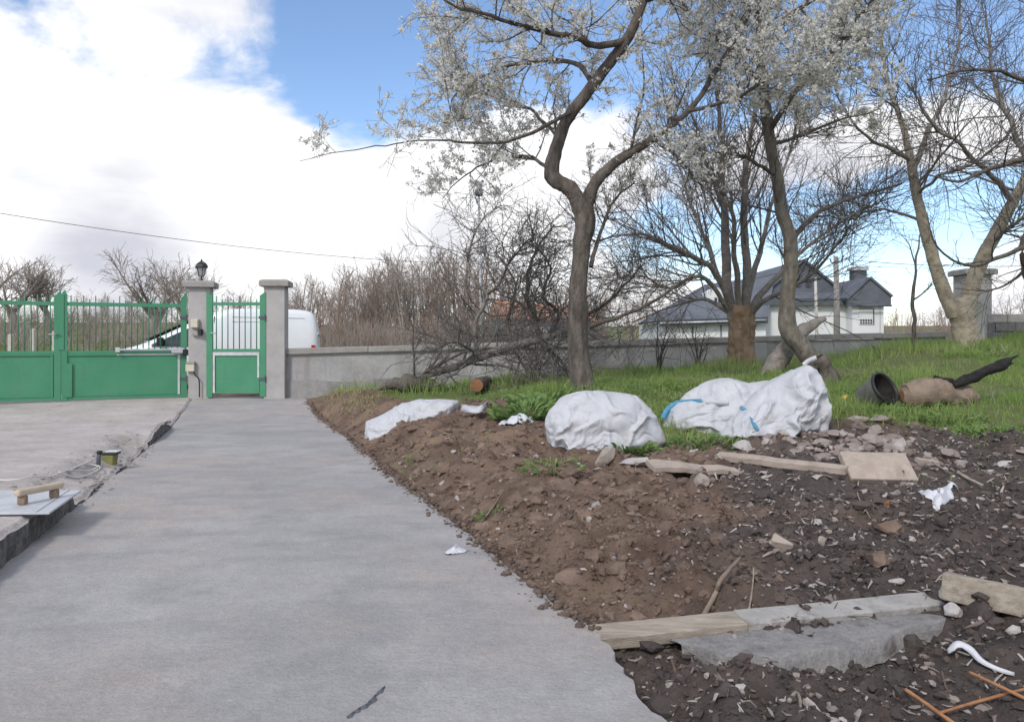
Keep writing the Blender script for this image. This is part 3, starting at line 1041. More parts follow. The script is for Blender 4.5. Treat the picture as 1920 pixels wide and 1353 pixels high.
# right annex with clad gable
hprism([(1590, 572), (1671, 571), (1671, 556), (1632, 524), (1590, 560)], 43.9, .25, 'gable', MAT['slate'])
ap = hl(1632, 522, 43.8)
for sx, ey in ((-1, 561), (1, 557)):
    e = hl(1632 + sx * (42 if sx < 0 else 41), ey, 43.8)
    slab('roof', [ap, e, e + np.array([0, 8, 0]), ap + np.array([0, 8, 0])], .12, MAT['slate'])
ch = hl(1608, 520, 47)
cho = MB().box(ch[0] - .38, ch[0] + .38, 1.6, 2.3, ch[2] - 1.4, hl(0, 508, 47)[2]).build('chimney', MAT['slate_dark'], house)
MB().box(ch[0] - .46, ch[0] + .46, 1.52, 2.38, hl(0, 507.8, 47)[2], hl(0, 501, 47)[2]).build('chimney_cap', MAT['steel'], cho)
# annex window with a grille of dark squares at its foot
w0, w1 = hl(1611, 608, 44.15), hl(1637, 580, 44.15)
win = MB().box(w0[0], w1[0], w0[1], w0[1] + .045, w0[2], w1[2]).build('window', MAT['house_white'], house)
MB().box(w0[0], w1[0] + .06, w0[1] - .03, w0[1] - .001, w1[2], w1[2] + .06).box(w1[0], w1[0] + .06, w0[1] - .03, w0[1] - .001, w0[2], w1[2] - .002).build('frame', MAT['slate_dark'], win)
for k in range(5):
    for r_ in range(2):
        x = w0[0] + .06 + k * .145
        MB().box(x, x + .10, w0[1] - .015, w0[1] - .002, w0[2] + .03 + r_ * .15, w0[2] + .14 + r_ * .15).build('pane', MAT['pane'], win)
# corner pilaster
c0 = hl(1650, 572, 44.17)
MB().box(c0[0], c0[0] + .03, c0[1] - .02, c0[1] + .02, 0, c0[2]).build('downpipe', MAT['steel'], house)
# left wing
e0, e1 = hl(1236, 604, 43.6), hl(1440, 598, 43.6)
r0, r1 = hl(1326, 536, 47.5), hl(1452, 520, 47.5)
slab('roof', [e0, e1, r1, r0], .14, MAT['slate'])
slab('roof', [e0, r0, r0 + np.array([0, .4, 0]), e0 + np.array([0, 7, 0])], .12, MAT['slate'])
MB().prism([e0 + np.array([0, -.03, -.25]), e1 + np.array([0, -.03, -.25]), e1 + np.array([0, -.03, .1]), e0 + np.array([0, -.03, .1])], (0, .12, 0)).build('fascia', MAT['slate_dark'], house)
dm = hprism([(1325, 575), (1362, 575), (1362, 552), (1345, 538), (1325, 548)], 45.0, 2.2, 'dormer', MAT['house_white'])
for px in (1342, 1349):
    p = hl(px, 563, 44.96)
    MB().box(p[0] - .07, p[0] + .07, p[1] - .02, p[1] + .02, p[2] - .16, p[2] + .16).build('pane', MAT['pane'], dm)
for px in (1299, 1352):
    p = hl(px, 632, 43.97)
    MB().box(p[0] - .03, p[0] + .03, p[1] - .02, p[1] + .02, 0, hl(px, 607, 43.97)[2]).build('door_seam', MAT['slate_dark'], house)

# far house with the orange roof
fd = 62
fb = W(1020, 640, fd)
fh = thing('far_house', 'distant low house with an orange tiled roof behind the plum trunk', 'house', (fb[0], fd, 0))


def fl(px, py, d=fd):
    return W(px, py, d) - np.array([fb[0], fd, 0])


MB().prism([fl(925, 660), fl(1112, 660), fl(1112, 606), fl(925, 600)], (0, 7, 0)).build('wall', MAT['wall_blue'], fh)
f0, f1, f2, f3 = fl(915, 598, 61.5), fl(1122, 606, 61.5), fl(1102, 582, 65.5), fl(930, 566, 65.5)
slab('roof', [f0, f1, f2, f3], .2, MAT['roof_orange'], fh)
slab('roof', [f3, f2, f1 + np.array([0, 8, 0]), f0 + np.array([0, 8, 0])], .2, MAT['roof_orange'], fh)
for px in (940, 985, 1060, 1095):
    p = fl(px, 628, fd - .05)
    MB().box(p[0] - .35, p[0] + .35, p[1] - .02, p[1] + .02, p[2] - .45, p[2] + .5).build('window', MAT['pane'], fh)

# ------------------------------------------------------------------ poles and wires
sl = thing('street_lamp', 'thin grey street lamp pole with a round head behind the wall', 'street lamp', (W(901, 640, 30)[0], 30, 0))
zt = CZ + 272 * 30 / F
MB().tube([(.08, 0, -.3), (0, 0, 3), (-.06, 0, zt)], np.array([.07, .055, .04]), 8).build('pole', MAT['steel'], sl, True)
MB().lathe([(.04, 0), (.12, .02), (.17, .12), (.15, .22), (.06, .30), (.02, .31)], (-.06, 0, zt), 12).build('head', MAT['slate_dark'], sl, True)
MB().tube([(-.06, 0, zt + .28), (.02, 0, zt + .5), (.10, 0, zt + .62)], np.array([.06, .07, .05]), 7).build('bracket', MAT['slate_dark'], sl, True)

ud = 40
ux = W(1569, 640, ud)[0]
up = thing('utility_pole', 'grey utility pole with curved insulator arms in front of the white house', 'utility pole', (ux, ud, 0))
zt = CZ + 159 * ud / F
MB().tube([(0, 0, -.4), (0, 0, 3), (-.05, 0, zt)], np.array([.17, .15, .12]), 10).build('pole', MAT['pole_wood'], up, True)
for s in (-1, 1):
    MB().tube([(-.05 + s * .08, -.02, zt - .32), (-.05 + s * .26, -.02, zt - .30), (-.05 + s * .31, -.02, zt - .10)], .03, 6).build('insulator_arm', MAT['dark'], up, True)
p2 = W(1530, 640, 38)
o = MB().tube([(.05, 0, -.2), (.03, 0, 1.8), (-.03, 0, CZ + 120 * 38 / F)], np.array([.085, .08, .07]), 8).build('post', MAT['post_pale'], None, True)
o.location = (p2[0], 38, 0)
tag(o, 'shorter pale post left of the grey utility pole', 'post')


def wire(name, a, b, sag, label, r=.012, n=24):
    t = np.linspace(0, 1, n)[:, None]
    P = np.asarray(a) * (1 - t) + np.asarray(b) * t
    P[:, 2] -= sag * 4 * (t * (1 - t))[:, 0]
    tag(MB().tube(P, r, 5).build(name, MAT['wire'], None, True), label, 'wire')


pt = np.array([ux, ud, zt])
wire('overhead_wire', W(-260, 356, 17), W(903, 495, 30), .35, 'black overhead wire sagging across the sky at the left', .008)
wire('overhead_wire', pt + (.26, 0, -.12), W(2300, 470, 30), .5, 'thin wire running right from the utility pole', .014)
wire('overhead_wire', pt + (-.36, 0, -.12), W(1120, 560, 52), .5, 'thin wire running left from the utility pole', .014)
wire('overhead_wire', pt + (-.1, 0, -.6), hp(1600, 520, 46), .1, 'short service wire from the utility pole to the chimney', .014)

# post leaning by the right pillar, rough wall beyond
p = W(1833, 650, 16.2)
lp = MB()
lp.box(-.10, .10, -.06, .06, p[2] - .3, p[2] + .92).prism([(-.10, -.06, p[2] + .92), (.10, -.06, p[2] + .92), (.02, -.06, p[2] + .985), (-.05, -.06, p[2] + .985)], (0, .12, 0))
o = lp.build('concrete_post', MAT['post_pale'], bevel=.01)
o.location = (p[0], 16.2, 0)
o.rotation_euler = (0, R(-4), 0)
o.location.x += .1
tag(o, 'pale concrete post leaning against the tall grey pillar', 'post')

bw = thing('block_wall', 'rough dark block wall with pale top course at the right edge', 'wall', (W(1852, 640, 17.0)[0], 17.0, 0))
rb = np.random.default_rng(3)
bm_dark, bm_pale = [], []
for course in range(5):
    x = -.25 * (course % 2)
    z0 = .72 + course * .2
    while x < 2.6:
        w_ = .42 + rb.uniform(-.03, .03)
        dy = rb.uniform(-.012, .012)
        x0_, x1_ = max(x, 0) + .006, x + w_ - .006
        if x1_ - x0_ > .08:
            MB().box(x0_, x1_, dy, .2, z0 + .006, z0 + .194 + rb.uniform(-.004, .004)).build('block', MAT['block_pale'] if course == 4 else MAT['block'], bw, bevel=.012)
        x += w_
tag(bw)
MB().box(.02, 2.9, .03, .17, .6, 1.7).build('mortar', MAT['block'], bw)

# hinges and bolts on the gates
for t, xs_ in ((gr, GL - .13), (gl, .02), (wk, wlen - .13)):
    for z in (.35, 1.55):
        MB().box(xs_, xs_ + .12, -.05, -.0365, z, z + .05).lathe([(.014, z - .03), (.014, z + .08)], (xs_ + .12, -.045, 0), 8).build('hinge', MAT['slate_dark'], t)
# gutters and downpipe on the house
MB().tube([hl(1595, 573, 43.75), hl(1672, 573, 43.75)], .06, 6).build('gutter', MAT['slate_dark'], house, True)
MB().tube([hl(1238, 606, 43.5), hl(1436, 600, 43.5)], .06, 6).build('gutter', MAT['steel'], house, True)

# ------------------------------------------------------------------ trees
def unit(v):
    return v / (np.linalg.norm(v, axis=-1, keepdims=True) + 1e-9)


def limb(rows, d, n=26, wob=0.0, seed=0, dd=None):
    """rows (px, py, radius[, depth offset]) -> smooth centre line and radii in world metres."""
    P = []
    for r in rows:
        off = r[3] if len(r) > 3 else 0.0
        p = W(r[0], r[1], d + off)
        P.append((p[0], p[1], p[2], r[2]))
    Q = smooth_line(P, n)
    if wob:
        t = np.linspace(0, 1, n)
        g = np.random.default_rng(seed).uniform(0, 50, 3)
        for k in range(3):
            Q[:, k] += wob * fbm(t * n * .35 + g[k], k * 3.3, 0, 3, seed) * np.minimum(1, t * 4)
    return Q[:, :3], np.maximum(Q[:, 3], .002)


def grow(parents, radii, per, tmin, ang, length, npts, rise, wob, rr, g, tmax=1.0, keep=None, rmin=.002, rtip=.25, cap=.016):
    """Children for many parent lines at once. parents (m,n,3), radii (m,n)."""
    m, n, _ = parents.shape
    k = m * per
    pi = np.repeat(np.arange(m), per)
    t = g.uniform(tmin, tmax, k)
    if keep is not None:
        ok = g.uniform(0, 1, k) < np.asarray(keep)[pi]
        pi, t = pi[ok], t[ok]
        k = len(pi)
    f = t * (n - 1)
    i = np.minimum(f.astype(int), n - 2)
    u = (f - i)[:, None]
    base = parents[pi, i] * (1 - u) + parents[pi, i + 1] * u
    tang = unit(parents[pi, i + 1] - parents[pi, i])
    rb_ = radii[pi, i] * (1 - u[:, 0]) + radii[pi, i + 1] * u[:, 0]
    rnd = g.normal(size=(k, 3))
    perp = unit(rnd - (rnd * tang).sum(1, keepdims=True) * tang)
    a = R(1) * g.normal(ang, ang * .3, k)[:, None]
    d = unit(tang * np.cos(a) + perp * np.sin(a) + np.array([0, 0, rise]))
    L = length * (1.15 - .55 * t) * g.uniform(.45, 1.25, k)
    steps = L[:, None] / (npts - 1)
    P = np.zeros((k, npts, 3))
    P[:, 0] = base
    cur = d
    for s in range(1, npts):
        cur = unit(cur + g.normal(size=(k, 3)) * wob + np.array([0, 0, rise * .35]))
        P[:, s] = P[:, s - 1] + cur * steps
    r0 = np.maximum(np.minimum(np.minimum(rb_ * rr, rb_), L * cap), rmin)
    Rr = r0[:, None] * np.linspace(1, rtip, npts)[None]
    return P, np.maximum(Rr, rmin * .7)


def limbs_mesh(lines, sides=10, rough=0.0, seed=0):
    mb = MB()
    for P, r in lines:
        V, Fq = tubes(P[None], r[None], sides)
        if rough:
            c = np.repeat(P, sides, axis=0)
            dv = V - c
            s = 1 + rough * (.7 * fbm(V[:, 0] * 7, V[:, 1] * 7, V[:, 2] * 4, 3, seed) + .5 * fbm(V[:, 0] * 34, V[:, 1] * 34, V[:, 2] * 9, 3, seed + 4))
            V = c + dv * s[:, None]
        n = len(P)
        mb.add(V, [Fq, np.array([list(range((n - 1) * sides, n * sides))])])
    return mb.mesh('limbs', True)


def twig_mesh(sets):
    mb = MB()
    for P, r, sides in sets:
        V, Fq = tubes(P, r, sides)
        mb.add(V, Fq)
    return mb.mesh('twigs', True)


def blossom_mesh(P, n, size, g, spread=.008):
    """Small cupped petals in tufts along twig lines."""
    m, k, _ = P.shape
    i = g.integers(0, m, n)
    t = g.uniform(.1, 1, n) * (k - 1)
    j = np.minimum(t.astype(int), k - 2)
    u = (t - j)[:, None]
    c = P[i, j] * (1 - u) + P[i, j + 1] * u + g.normal(size=(n, 3)) * spread
    q = 7
    c = np.repeat(c, q, axis=0) + g.normal(size=(n * q, 3)) * size * .85
    a = unit(g.normal(size=(n * q, 3)))
    b = unit(np.cross(a, g.normal(size=(n * q, 3))))
    s = size * g.uniform(.5, 1.2, (n * q, 1))
    V = np.stack([c - a * s, c - b * s * .7, c + a * s, c + b * s * .7], 1).reshape(-1, 3)
    Fq = np.arange(n * q * 4).reshape(-1, 4)
    tint = np.repeat(np.repeat(g.uniform(0, 1, n) ** 2, q), 4)
    return new_mesh('blossom', V, Fq, False, tint)


def tree(name, label, base, lines, mat, twmat, levels, g, bloom=None, rough=.12, sides=10, extra=None, cat='tree', trunk_lines=None, group=None, skip=0, weights=None):
    """lines: list of (P, r). levels: kwargs for successive growth; twigs join into one crown part."""
    root = thing(name, label, cat, base, 0, group)
    off = np.asarray(base, float)
    loc = [(P - off, r) for P, r in lines]
    tl = loc if trunk_lines is None else loc[:trunk_lines]
    link('trunk', limbs_mesh([(lambda q: (q[:, :3], q[:, 3]))(resample(np.hstack([P, r[:, None]]), len(P) * 3 if rough else len(P))) for P, r in tl], sides * 2 if rough else sides, rough, 3), MAT[mat], root)
    if trunk_lines is not None and trunk_lines < len(loc):
        b = link('limbs', limbs_mesh(loc[trunk_lines:], 8, rough * .7, 4), MAT[extra or mat], root)
        b['kind'] = 'stuff'
    n = 26
    par = np.array([resample(np.hstack([P, r[:, None]]), n) for P, r in loc])
    PP, RR = par[:, :, :3], par[:, :, 3]
    sets = []
    allp = []
    PP, RR = PP[skip:], RR[skip:]
    for li, lv in enumerate(levels):
        lv = dict(lv)
        if li == 0 and weights is not None:
            lv['keep'] = np.asarray(weights, float)[skip:]
        sd = lv.pop('sides', 4)
        PP, RR = grow(PP, RR, g=g, **lv)
        sets.append((PP, RR, sd))
    c = link('crown', twig_mesh(sets), MAT[twmat], root)
    c['kind'] = 'stuff'
    if bloom:
        for bi, (lvl, cnt, size, zmin) in enumerate(bloom):
            src = sets[lvl][0]
            src = src[src[:, :, 2].mean(1) + off[2] > zmin]
            if len(src):
                bo = link('blossom', blossom_mesh(src, cnt, size, g), MAT['blossom'], root)
                bo['kind'] = 'stuff'
    return root


g = np.random.default_rng(21)
# T1: the dark forked plum in blossom
D1 = 9.5
L1 = [limb([(1100, 745, .1978), (1094, 722, .1518), (1085, 650, .127), (1083, 560, .115), (1090, 470, .1086), (1097, 410, .1242), (1082, 370, .115)], D1, 34, .01, 1),
      limb([(1098, 400, .0966), (1070, 356, .1012), (1034, 328, .092), (1046, 268, .0782), (1078, 205, .0718), (1122, 145, .0699), (1172, 78, .0644), (1203, 5, .057), (1228, -110, .046), (1250, -260, .0276)], D1, 46, .015, 2),
      limb([(1092, 405, .092), (1118, 340, .0754), (1165, 298, .0589), (1225, 258, .0478), (1290, 208, .0331, .2), (1345, 130, .0322, .5), (1400, 30, .023, .8), (1430, -80, .0138, 1)], D1, 40, .02, 3),
      limb([(1175, 75, .046), (1125, 88, .0414, -.2), (1095, 78, .0368, -.3), (1040, 62, .0322, -.5), (960, 45, .0258, -.7), (880, 22, .0184, -.9), (795, -25, .011, -1)], D1, 30, .03, 4),
      limb([(1112, 158, .0368), (1085, 120, .0313, .2), (1040, 112, .0276, .4), (960, 122, .0221, .6), (895, 150, .0184, .8), (856, 178, .0129, .9), (845, 215, .0083, .9)], D1, 28, .03, 5),
      limb([(1078, 205, .0276), (1030, 232, .0239, -.3), (960, 262, .0184, -.6), (880, 268, .0138, -.9), (820, 262, .0101, -1.1), (745, 266, .0074, -1.2), (660, 280, .0055, -1.3), (560, 301, .0028, -1.4)], D1, 34, .025, 6),
      limb([(1040, 322, .0276), (1000, 300, .0221, .3), (945, 292, .0166, .5), (885, 322, .011, .7), (830, 372, .0055, .8)], D1, 24, .04, 7),
      limb([(1208, 0, .046), (1290, -20, .0322, -.4), (1400, -40, .0184, -.8)], D1, 20, .03, 8),
      limb([(1200, 20, .0414), (1130, -60, .0276, .5), (1010, -140, .0138, 1.0)], D1, 20, .03, 9),
      limb([(1106, 612, .0322), (1150, 596, .0258, -.2), (1215, 566, .0202, -.4), (1290, 520, .011, -.6), (1340, 480, .0055, -.7)], D1, 24, .03, 10),
      limb([(1108, 500, .0276), (1124, 440, .0221, .15), (1148, 380, .0156, .25), (1190, 340, .0092, .4)], D1, 20, .02, 11),
      limb([(1050, 262, .0276), (1000, 210, .0202, .5), (930, 180, .0147, .8), (850, 120, .0092, 1.2), (810, 30, .0055, 1.5)], D1, 26, .04, 12),
      limb([(1225, 258, .0322), (1260, 290, .0221, -.3), (1300, 330, .0147, -.5), (1330, 380, .0074, -.6)], D1, 20, .03, 13),
      limb([(1290, 208, .0276), (1370, 190, .0202, -.3), (1450, 150, .0129, -.6), (1540, 130, .0064, -.8)], D1, 22, .03, 14)]
LV = [dict(per=26, tmin=.2, ang=52, length=1.0, npts=8, rise=.10, wob=.20, rr=.42, sides=4, rmin=.0045),
      dict(per=8, tmin=.12, ang=48, length=.42, npts=5, rise=.06, wob=.22, rr=.55, sides=3, rmin=.003),
      dict(per=3, tmin=.2, ang=50, length=.18, npts=4, rise=.04, wob=.25, rr=.6, sides=3, rmin=.0024)]
b1 = (W(1100, 745, D1)[0], D1, float(gz(W(1100, 745, D1)[0], D1)))
tree('plum_tree', 'dark forked plum tree in pale blossom, nearest the concrete path', b1, L1, 'bark_dark', 'twig', LV, g,
     bloom=[(0, 2000, .021, 2.9), (1, 4300, .022, 3.05), (2, 2800, .019, 3.2)], trunk_lines=3, extra='bark_dark', skip=1,
     weights=[0, .75, .9, 1, 1, .28, .7, 1, 1, .45, .5, 1, .8, 1])

# T3: mossy plum leaning out of a curved foot
D3 = 10.2
L3 = [limb([(1548, 735, .1344), (1532, 690, .126), (1505, 655, .1218), (1478, 615, .1134), (1476, 560, .0991), (1482, 500, .0924), (1480, 445, .0882), (1464, 385, .0823), (1456, 325, .0756), (1442, 255, .0706), (1432, 160, .0714), (1424, 40, .0588), (1410, -90, .042), (1400, -220, .0252)], D3, 60, .012, 31),
      limb([(1480, 460, .0462), (1505, 425, .0378, .1), (1545, 392, .0294, .3), (1610, 368, .021, .5), (1690, 345, .0126, .8)], D3, 26, .02, 32),
      limb([(1440, 250, .042), (1480, 190, .0353, -.3), (1540, 120, .0286, -.6), (1600, 50, .021, -.9), (1660, -30, .0126, -1.2)], D3, 26, .03, 33),
      limb([(1432, 170, .042), (1390, 110, .0336, .3), (1330, 60, .0252, .7), (1260, -20, .0151, 1.0)], D3, 24, .03, 34),
      limb([(1428, 90, .042), (1480, 30, .0336, .4), (1560, -20, .0235, .8), (1680, -60, .0126, 1.3)], D3, 24, .03, 35),
      limb([(1456, 330, .0294), (1410, 300, .0218, -.3), (1350, 285, .0151, -.6), (1290, 300, .0084, -.9)], D3, 24, .03, 36),
      limb([(1446, 270, .0294), (1500, 255, .0218, .4), (1570, 225, .0151, .7), (1650, 205, .0084, 1.0)], D3, 24, .03, 37),
      limb([(1424, 30, .0336), (1380, -40, .0252, -.5), (1300, -100, .0151, -1.0)], D3, 20, .03, 38)]
b3 = (W(1548, 735, D3)[0], D3, float(gz(W(1548, 735, D3)[0], D3)))
tree('plum_tree', 'mossy plum tree with a curved leaning foot behind the propped sack', b3, L3, 'bark_moss', 'twig', LV, np.random.default_rng(22),
     bloom=[(0, 1300, .023, 4.2), (1, 3000, .023, 4.2), (2, 2000, .021, 4.3)], trunk_lines=1, extra='bark_dark',
     weights=[.8, .9, 1, 1, 1, .8, .8, 1])

# T2: thick pollarded trunk with a fan of stems
D2 = 14.0
L2 = [limb([(1392, 705, .26), (1391, 680, .225), (1390, 640, .215), (1391, 600, .24), (1392, 575, .23)], D2, 20, .012, 41),
      limb([(1374, 600, .096), (1364, 530, .089), (1361, 450, .078), (1356, 350, .063), (1350, 250, .044, .3), (1342, 120, .030, .5), (1335, -20, .018, .8)], D2, 30, .02, 42),
      limb([(1396, 600, .089), (1401, 510, .078), (1396, 425, .067), (1400, 310, .048, -.4), (1418, 180, .031, -.7), (1430, 20, .018, -1)], D2, 30, .02, 43),
      limb([(1378, 590, .074), (1345, 515, .059, -.3), (1295, 482, .048, -.6), (1242, 456, .036, -.9), (1190, 438, .022, -1.2), (1115, 452, .010, -1.5)], D2, 30, .03, 44),
      limb([(1402, 592, .074), (1432, 545, .059, .3), (1475, 500, .044, .6), (1540, 440, .031, .9), (1610, 398, .021, 1.2), (1690, 365, .011, 1.5)], D2, 30, .02, 45),
      limb([(1392, 590, .067), (1418, 490, .050, .4), (1440, 400, .037, .7), (1470, 310, .027, 1.0), (1510, 200, .015, 1.4)], D2, 28, .03, 46),
      limb([(1372, 590, .044), (1318, 560, .033, .4), (1262, 575, .022, .7), (1200, 600, .013, 1.0), (1150, 640, .007, 1.2)], D2, 26, .03, 47),
      limb([(1370, 580, .056), (1332, 475, .044, .5), (1302, 400, .034, .9), (1268, 300, .022, 1.3), (1228, 190, .013, 1.7)], D2, 28, .03, 48),
      limb([(1388, 590, .059), (1378, 490, .048, -.5), (1372, 400, .037, -.9), (1320, 300, .026, -1.3), (1290, 190, .015, -1.7)], D2, 28, .03, 49),
      limb([(1400, 595, .052), (1440, 560, .041, -.4), (1500, 530, .030, -.8), (1560, 470, .021, -1.2), (1600, 420, .012, -1.6)], D2, 28, .03, 50),
      limb([(1368, 585, .044), (1320, 520, .037, -.5), (1260, 540, .026, -.9), (1210, 520, .016, -1.3), (1150, 520, .007, -1.6)], D2, 28, .03, 51)]
b2 = (W(1392, 705, D2)[0], D2, float(gz(W(1392, 705, D2)[0], D2)))
LV2 = [dict(per=24, tmin=.22, ang=36, length=1.8, npts=9, rise=.14, wob=.11, rr=.38, sides=4, rmin=.007),
       dict(per=8, tmin=.12, ang=34, length=.9, npts=6, rise=.09, wob=.13, rr=.55, sides=3, rmin=.0048),
       dict(per=2, tmin=.2, ang=36, length=.4, npts=4, rise=.05, wob=.15, rr=.6, sides=3, rmin=.003)]
tree('pollarded_tree', 'thick pollarded tree with orange-brown stripped trunk and a fan of stems', b2, L2, 'bark_orange', 'twig_grey', LV2, np.random.default_rng(23),
     bloom=None, trunk_lines=1, extra='bark_grey', rough=.22, sides=16, skip=1)

# T4: pale forked walnut
D4 = 15.0
L4 = [limb([(1815, 668, .252), (1812, 640, .2226), (1806, 605, .2184), (1800, 575, .21), (1800, 560, .168)], D4, 20, .012, 61),
      limb([(1790, 592, .1428), (1770, 545, .1302), (1748, 475, .1134), (1730, 415, .1008), (1716, 355, .0882), (1706, 300, .0756), (1690, 230, .0504), (1662, 140, .0378), (1645, 0, .0294), (1640, -100, .0168)], D4, 40, .015, 62),
      limb([(1812, 590, .1596), (1824, 530, .147), (1848, 470, .1302), (1890, 395, .105), (1935, 310, .084), (1975, 190, .063), (1990, 60, .0504), (1995, -80, .0252)], D4, 36, .015, 63),
      limb([(1712, 320, .0588), (1738, 255, .0487, .3), (1768, 185, .0386, .6), (1795, 90, .0269, .9), (1805, -40, .0151, 1.2)], D4, 28, .03, 64),
      limb([(1706, 300, .042), (1670, 280, .0336, -.4), (1620, 255, .0252, -.8), (1570, 180, .0151, -1.2), (1540, 90, .0084, -1.5)], D4, 28, .03, 65),
      limb([(1900, 380, .0588), (1850, 320, .0462, -.5), (1800, 270, .0336, -.9), (1745, 230, .0235, -1.3), (1700, 150, .0134, -1.7)], D4, 28, .04, 66),
      limb([(1935, 310, .0588), (1895, 230, .0462, .4), (1860, 140, .0336, .8), (1850, 20, .021, 1.2)], D4, 28, .03, 67),
      limb([(1730, 415, .0336), (1690, 400, .0269, .5), (1630, 395, .0202, .9), (1570, 430, .0118, 1.3)], D4, 24, .04, 68),
      limb([(1860, 455, .042), (1900, 420, .0336, -.6), (1940, 400, .0252, -1.0)], D4, 20, .03, 69),
      limb([(1718, 365, .0336), (1760, 330, .0286, -.6), (1820, 310, .0218, -1.1), (1890, 260, .0134, -1.6)], D4, 24, .04, 70)]
b4 = (W(1815, 668, D4)[0], D4, float(gz(W(1815, 668, D4)[0], D4)))
LV4 = [dict(per=26, tmin=.3, ang=44, length=2.0, npts=10, rise=.07, wob=.12, rr=.38, sides=4, rmin=.009),
       dict(per=8, tmin=.12, ang=38, length=1.05, npts=7, rise=.06, wob=.14, rr=.55, sides=3, rmin=.0058),
       dict(per=2, tmin=.2, ang=38, length=.42, npts=4, rise=.05, wob=.16, rr=.6, sides=3, rmin=.0035)]
tree('walnut_tree', 'pale-barked walnut tree forking low into two thick limbs at the right', b4, L4, 'bark_pale', 'twig_grey', LV4, np.random.default_rng(24), trunk_lines=3, extra='bark_grey', rough=.10, sides=14, skip=1)

# T6: tree just outside the right edge whose dark boughs droop into view
D6 = 12.0
L6 = [limb([(2010, 700, .17), (2000, 560, .15), (1985, 440, .13), (1990, 300, .10), (2005, 100, .06), (2010, -60, .03)], D6, 30, .02, 71),
      limb([(1988, 440, .06), (1940, 455, .045, -.2), (1885, 478, .034, -.3), (1830, 497, .026, -.4), (1785, 488, .018, -.5), (1752, 455, .012, -.6), (1738, 400, .006, -.6)], D6, 32, .012, 72),
      limb([(1985, 460, .04), (1940, 490, .03, .3), (1900, 525, .02, .5), (1850, 545, .012, .6), (1790, 540, .006, .7)], D6, 26, .012, 73),
      limb([(1990, 330, .06), (1930, 300, .045, .2), (1870, 310, .034, .3), (1800, 340, .024, .4), (1740, 330, .012, .5)], D6, 28, .03, 74),
      limb([(1995, 200, .05), (1920, 150, .035, -.3), (1840, 130, .024, -.5), (1740, 150, .012, -.7)], D6, 26, .03, 75),
      limb([(1988, 400, .06), (1925, 440, .05), (1918, 500, .03), (1922, 530, .008)], D6, 20, .01, 76)]
b6 = (W(2010, 700, D6)[0], D6, float(gz(W(2010, 700, D6)[0], D6)))
tree('bare_tree', 'dark bare tree at the right picture edge with boughs drooping in front of the pillar', b6, L6, 'bark_dark', 'twig',
     [dict(per=10, tmin=.25, ang=45, length=1.0, npts=7, rise=.05, wob=.15, rr=.42, sides=4, rmin=.005), dict(per=5, tmin=.2, ang=40, length=.5, npts=5, rise=.05, wob=.18, rr=.55, sides=3, rmin=.0035)], np.random.default_rng(25), trunk_lines=1)

# T5: sapling
D5 = 13.0
L5 = [limb([(1717, 672, .038), (1715, 640, .036), (1712, 590, .032), (1713, 540, .026), (1717, 490, .018), (1726, 440, .009)], D5, 26, .02, 81),
      limb([(1713, 562, .016), (1730, 550, .012), (1748, 530, .006)], D5, 14, .01, 82), limb([(1716, 495, .014), (1706, 460, .009, .1), (1690, 440, .005, .2)], D5, 14, .01, 83)]
b5 = (W(1717, 672, D5)[0], D5, float(gz(W(1717, 672, D5)[0], D5)))
tree('sapling', 'thin upright bare sapling in the grass before the wall end', b5, L5, 'bark_dark', 'twig',
     [dict(per=6, tmin=.3, ang=40, length=.4, npts=5, rise=.15, wob=.15, rr=.5, sides=4, rmin=.004), dict(per=3, tmin=.3, ang=40, length=.18, npts=4, rise=.1, wob=.15, rr=.6, sides=3, rmin=.003)], np.random.default_rng(26), trunk_lines=1)

# fallen tree with its thicket
D7 = 12.8
L7 = [limb([(728, 727, .0328), (770, 712, .0697), (850, 688, .0697), (905, 668, .0656), (960, 650, .0697), (1020, 634, .0615), (1065, 618, .041), (1100, 606, .0246, .3)], D7, 40, .02, 91),
      limb([(893, 655, .041), (890, 610, .0361), (905, 575, .0312), (914, 552, .0279), (890, 528, .0205), (878, 490, .018), (885, 450, .018), (905, 410, .0131), (940, 385, .0082)], D7, 36, .012, 92),
      limb([(914, 552, .0262), (938, 530, .0213, -.1), (955, 490, .0148, -.2), (1000, 440, .0082, -.3)], D7, 22, .02, 93),
      limb([(1015, 634, .0492), (1000, 590, .041, .3), (990, 540, .0328, .5), (1000, 480, .0246, .7), (1040, 420, .0148, .9)], D7, 28, .03, 94),
      limb([(1030, 630, .041), (1045, 590, .0328, -.2), (1020, 555, .0246, -.4), (1035, 500, .0164, -.5), (990, 450, .0082, -.6)], D7, 28, .03, 95),
      limb([(1060, 618, .041), (1100, 590, .0328, .4), (1150, 560, .0246, .6), (1200, 500, .0148, .9)], D7, 24, .03, 96),
      limb([(1010, 640, .0369), (1040, 665, .0287, -.3), (1068, 705, .018, -.5), (1080, 730, .0098, -.6)], D7, 22, .02, 97),
      limb([(960, 652, .0369), (950, 600, .0287, .5), (965, 540, .0205, .7), (930, 470, .0123, .9)], D7, 24, .03, 98),
      limb([(900, 668, .0246), (870, 650, .018, -.3), (845, 640, .0115, -.4), (820, 655, .0057, -.4)], D7, 18, .02, 99),
      limb([(960, 652, .0246), (985, 690, .018, -.5), (1010, 725, .0098, -.7)], D7, 18, .02, 100)]
b7 = (W(770, 730, D7)[0], D7, float(gz(W(770, 730, D7)[0], D7)))
LV7 = [dict(per=44, tmin=.12, ang=62, length=1.35, npts=10, rise=.06, wob=.24, rr=.38, sides=4, rmin=.007),
       dict(per=7, tmin=.15, ang=50, length=.45, npts=5, rise=.02, wob=.28, rr=.55, sides=3, rmin=.004)]
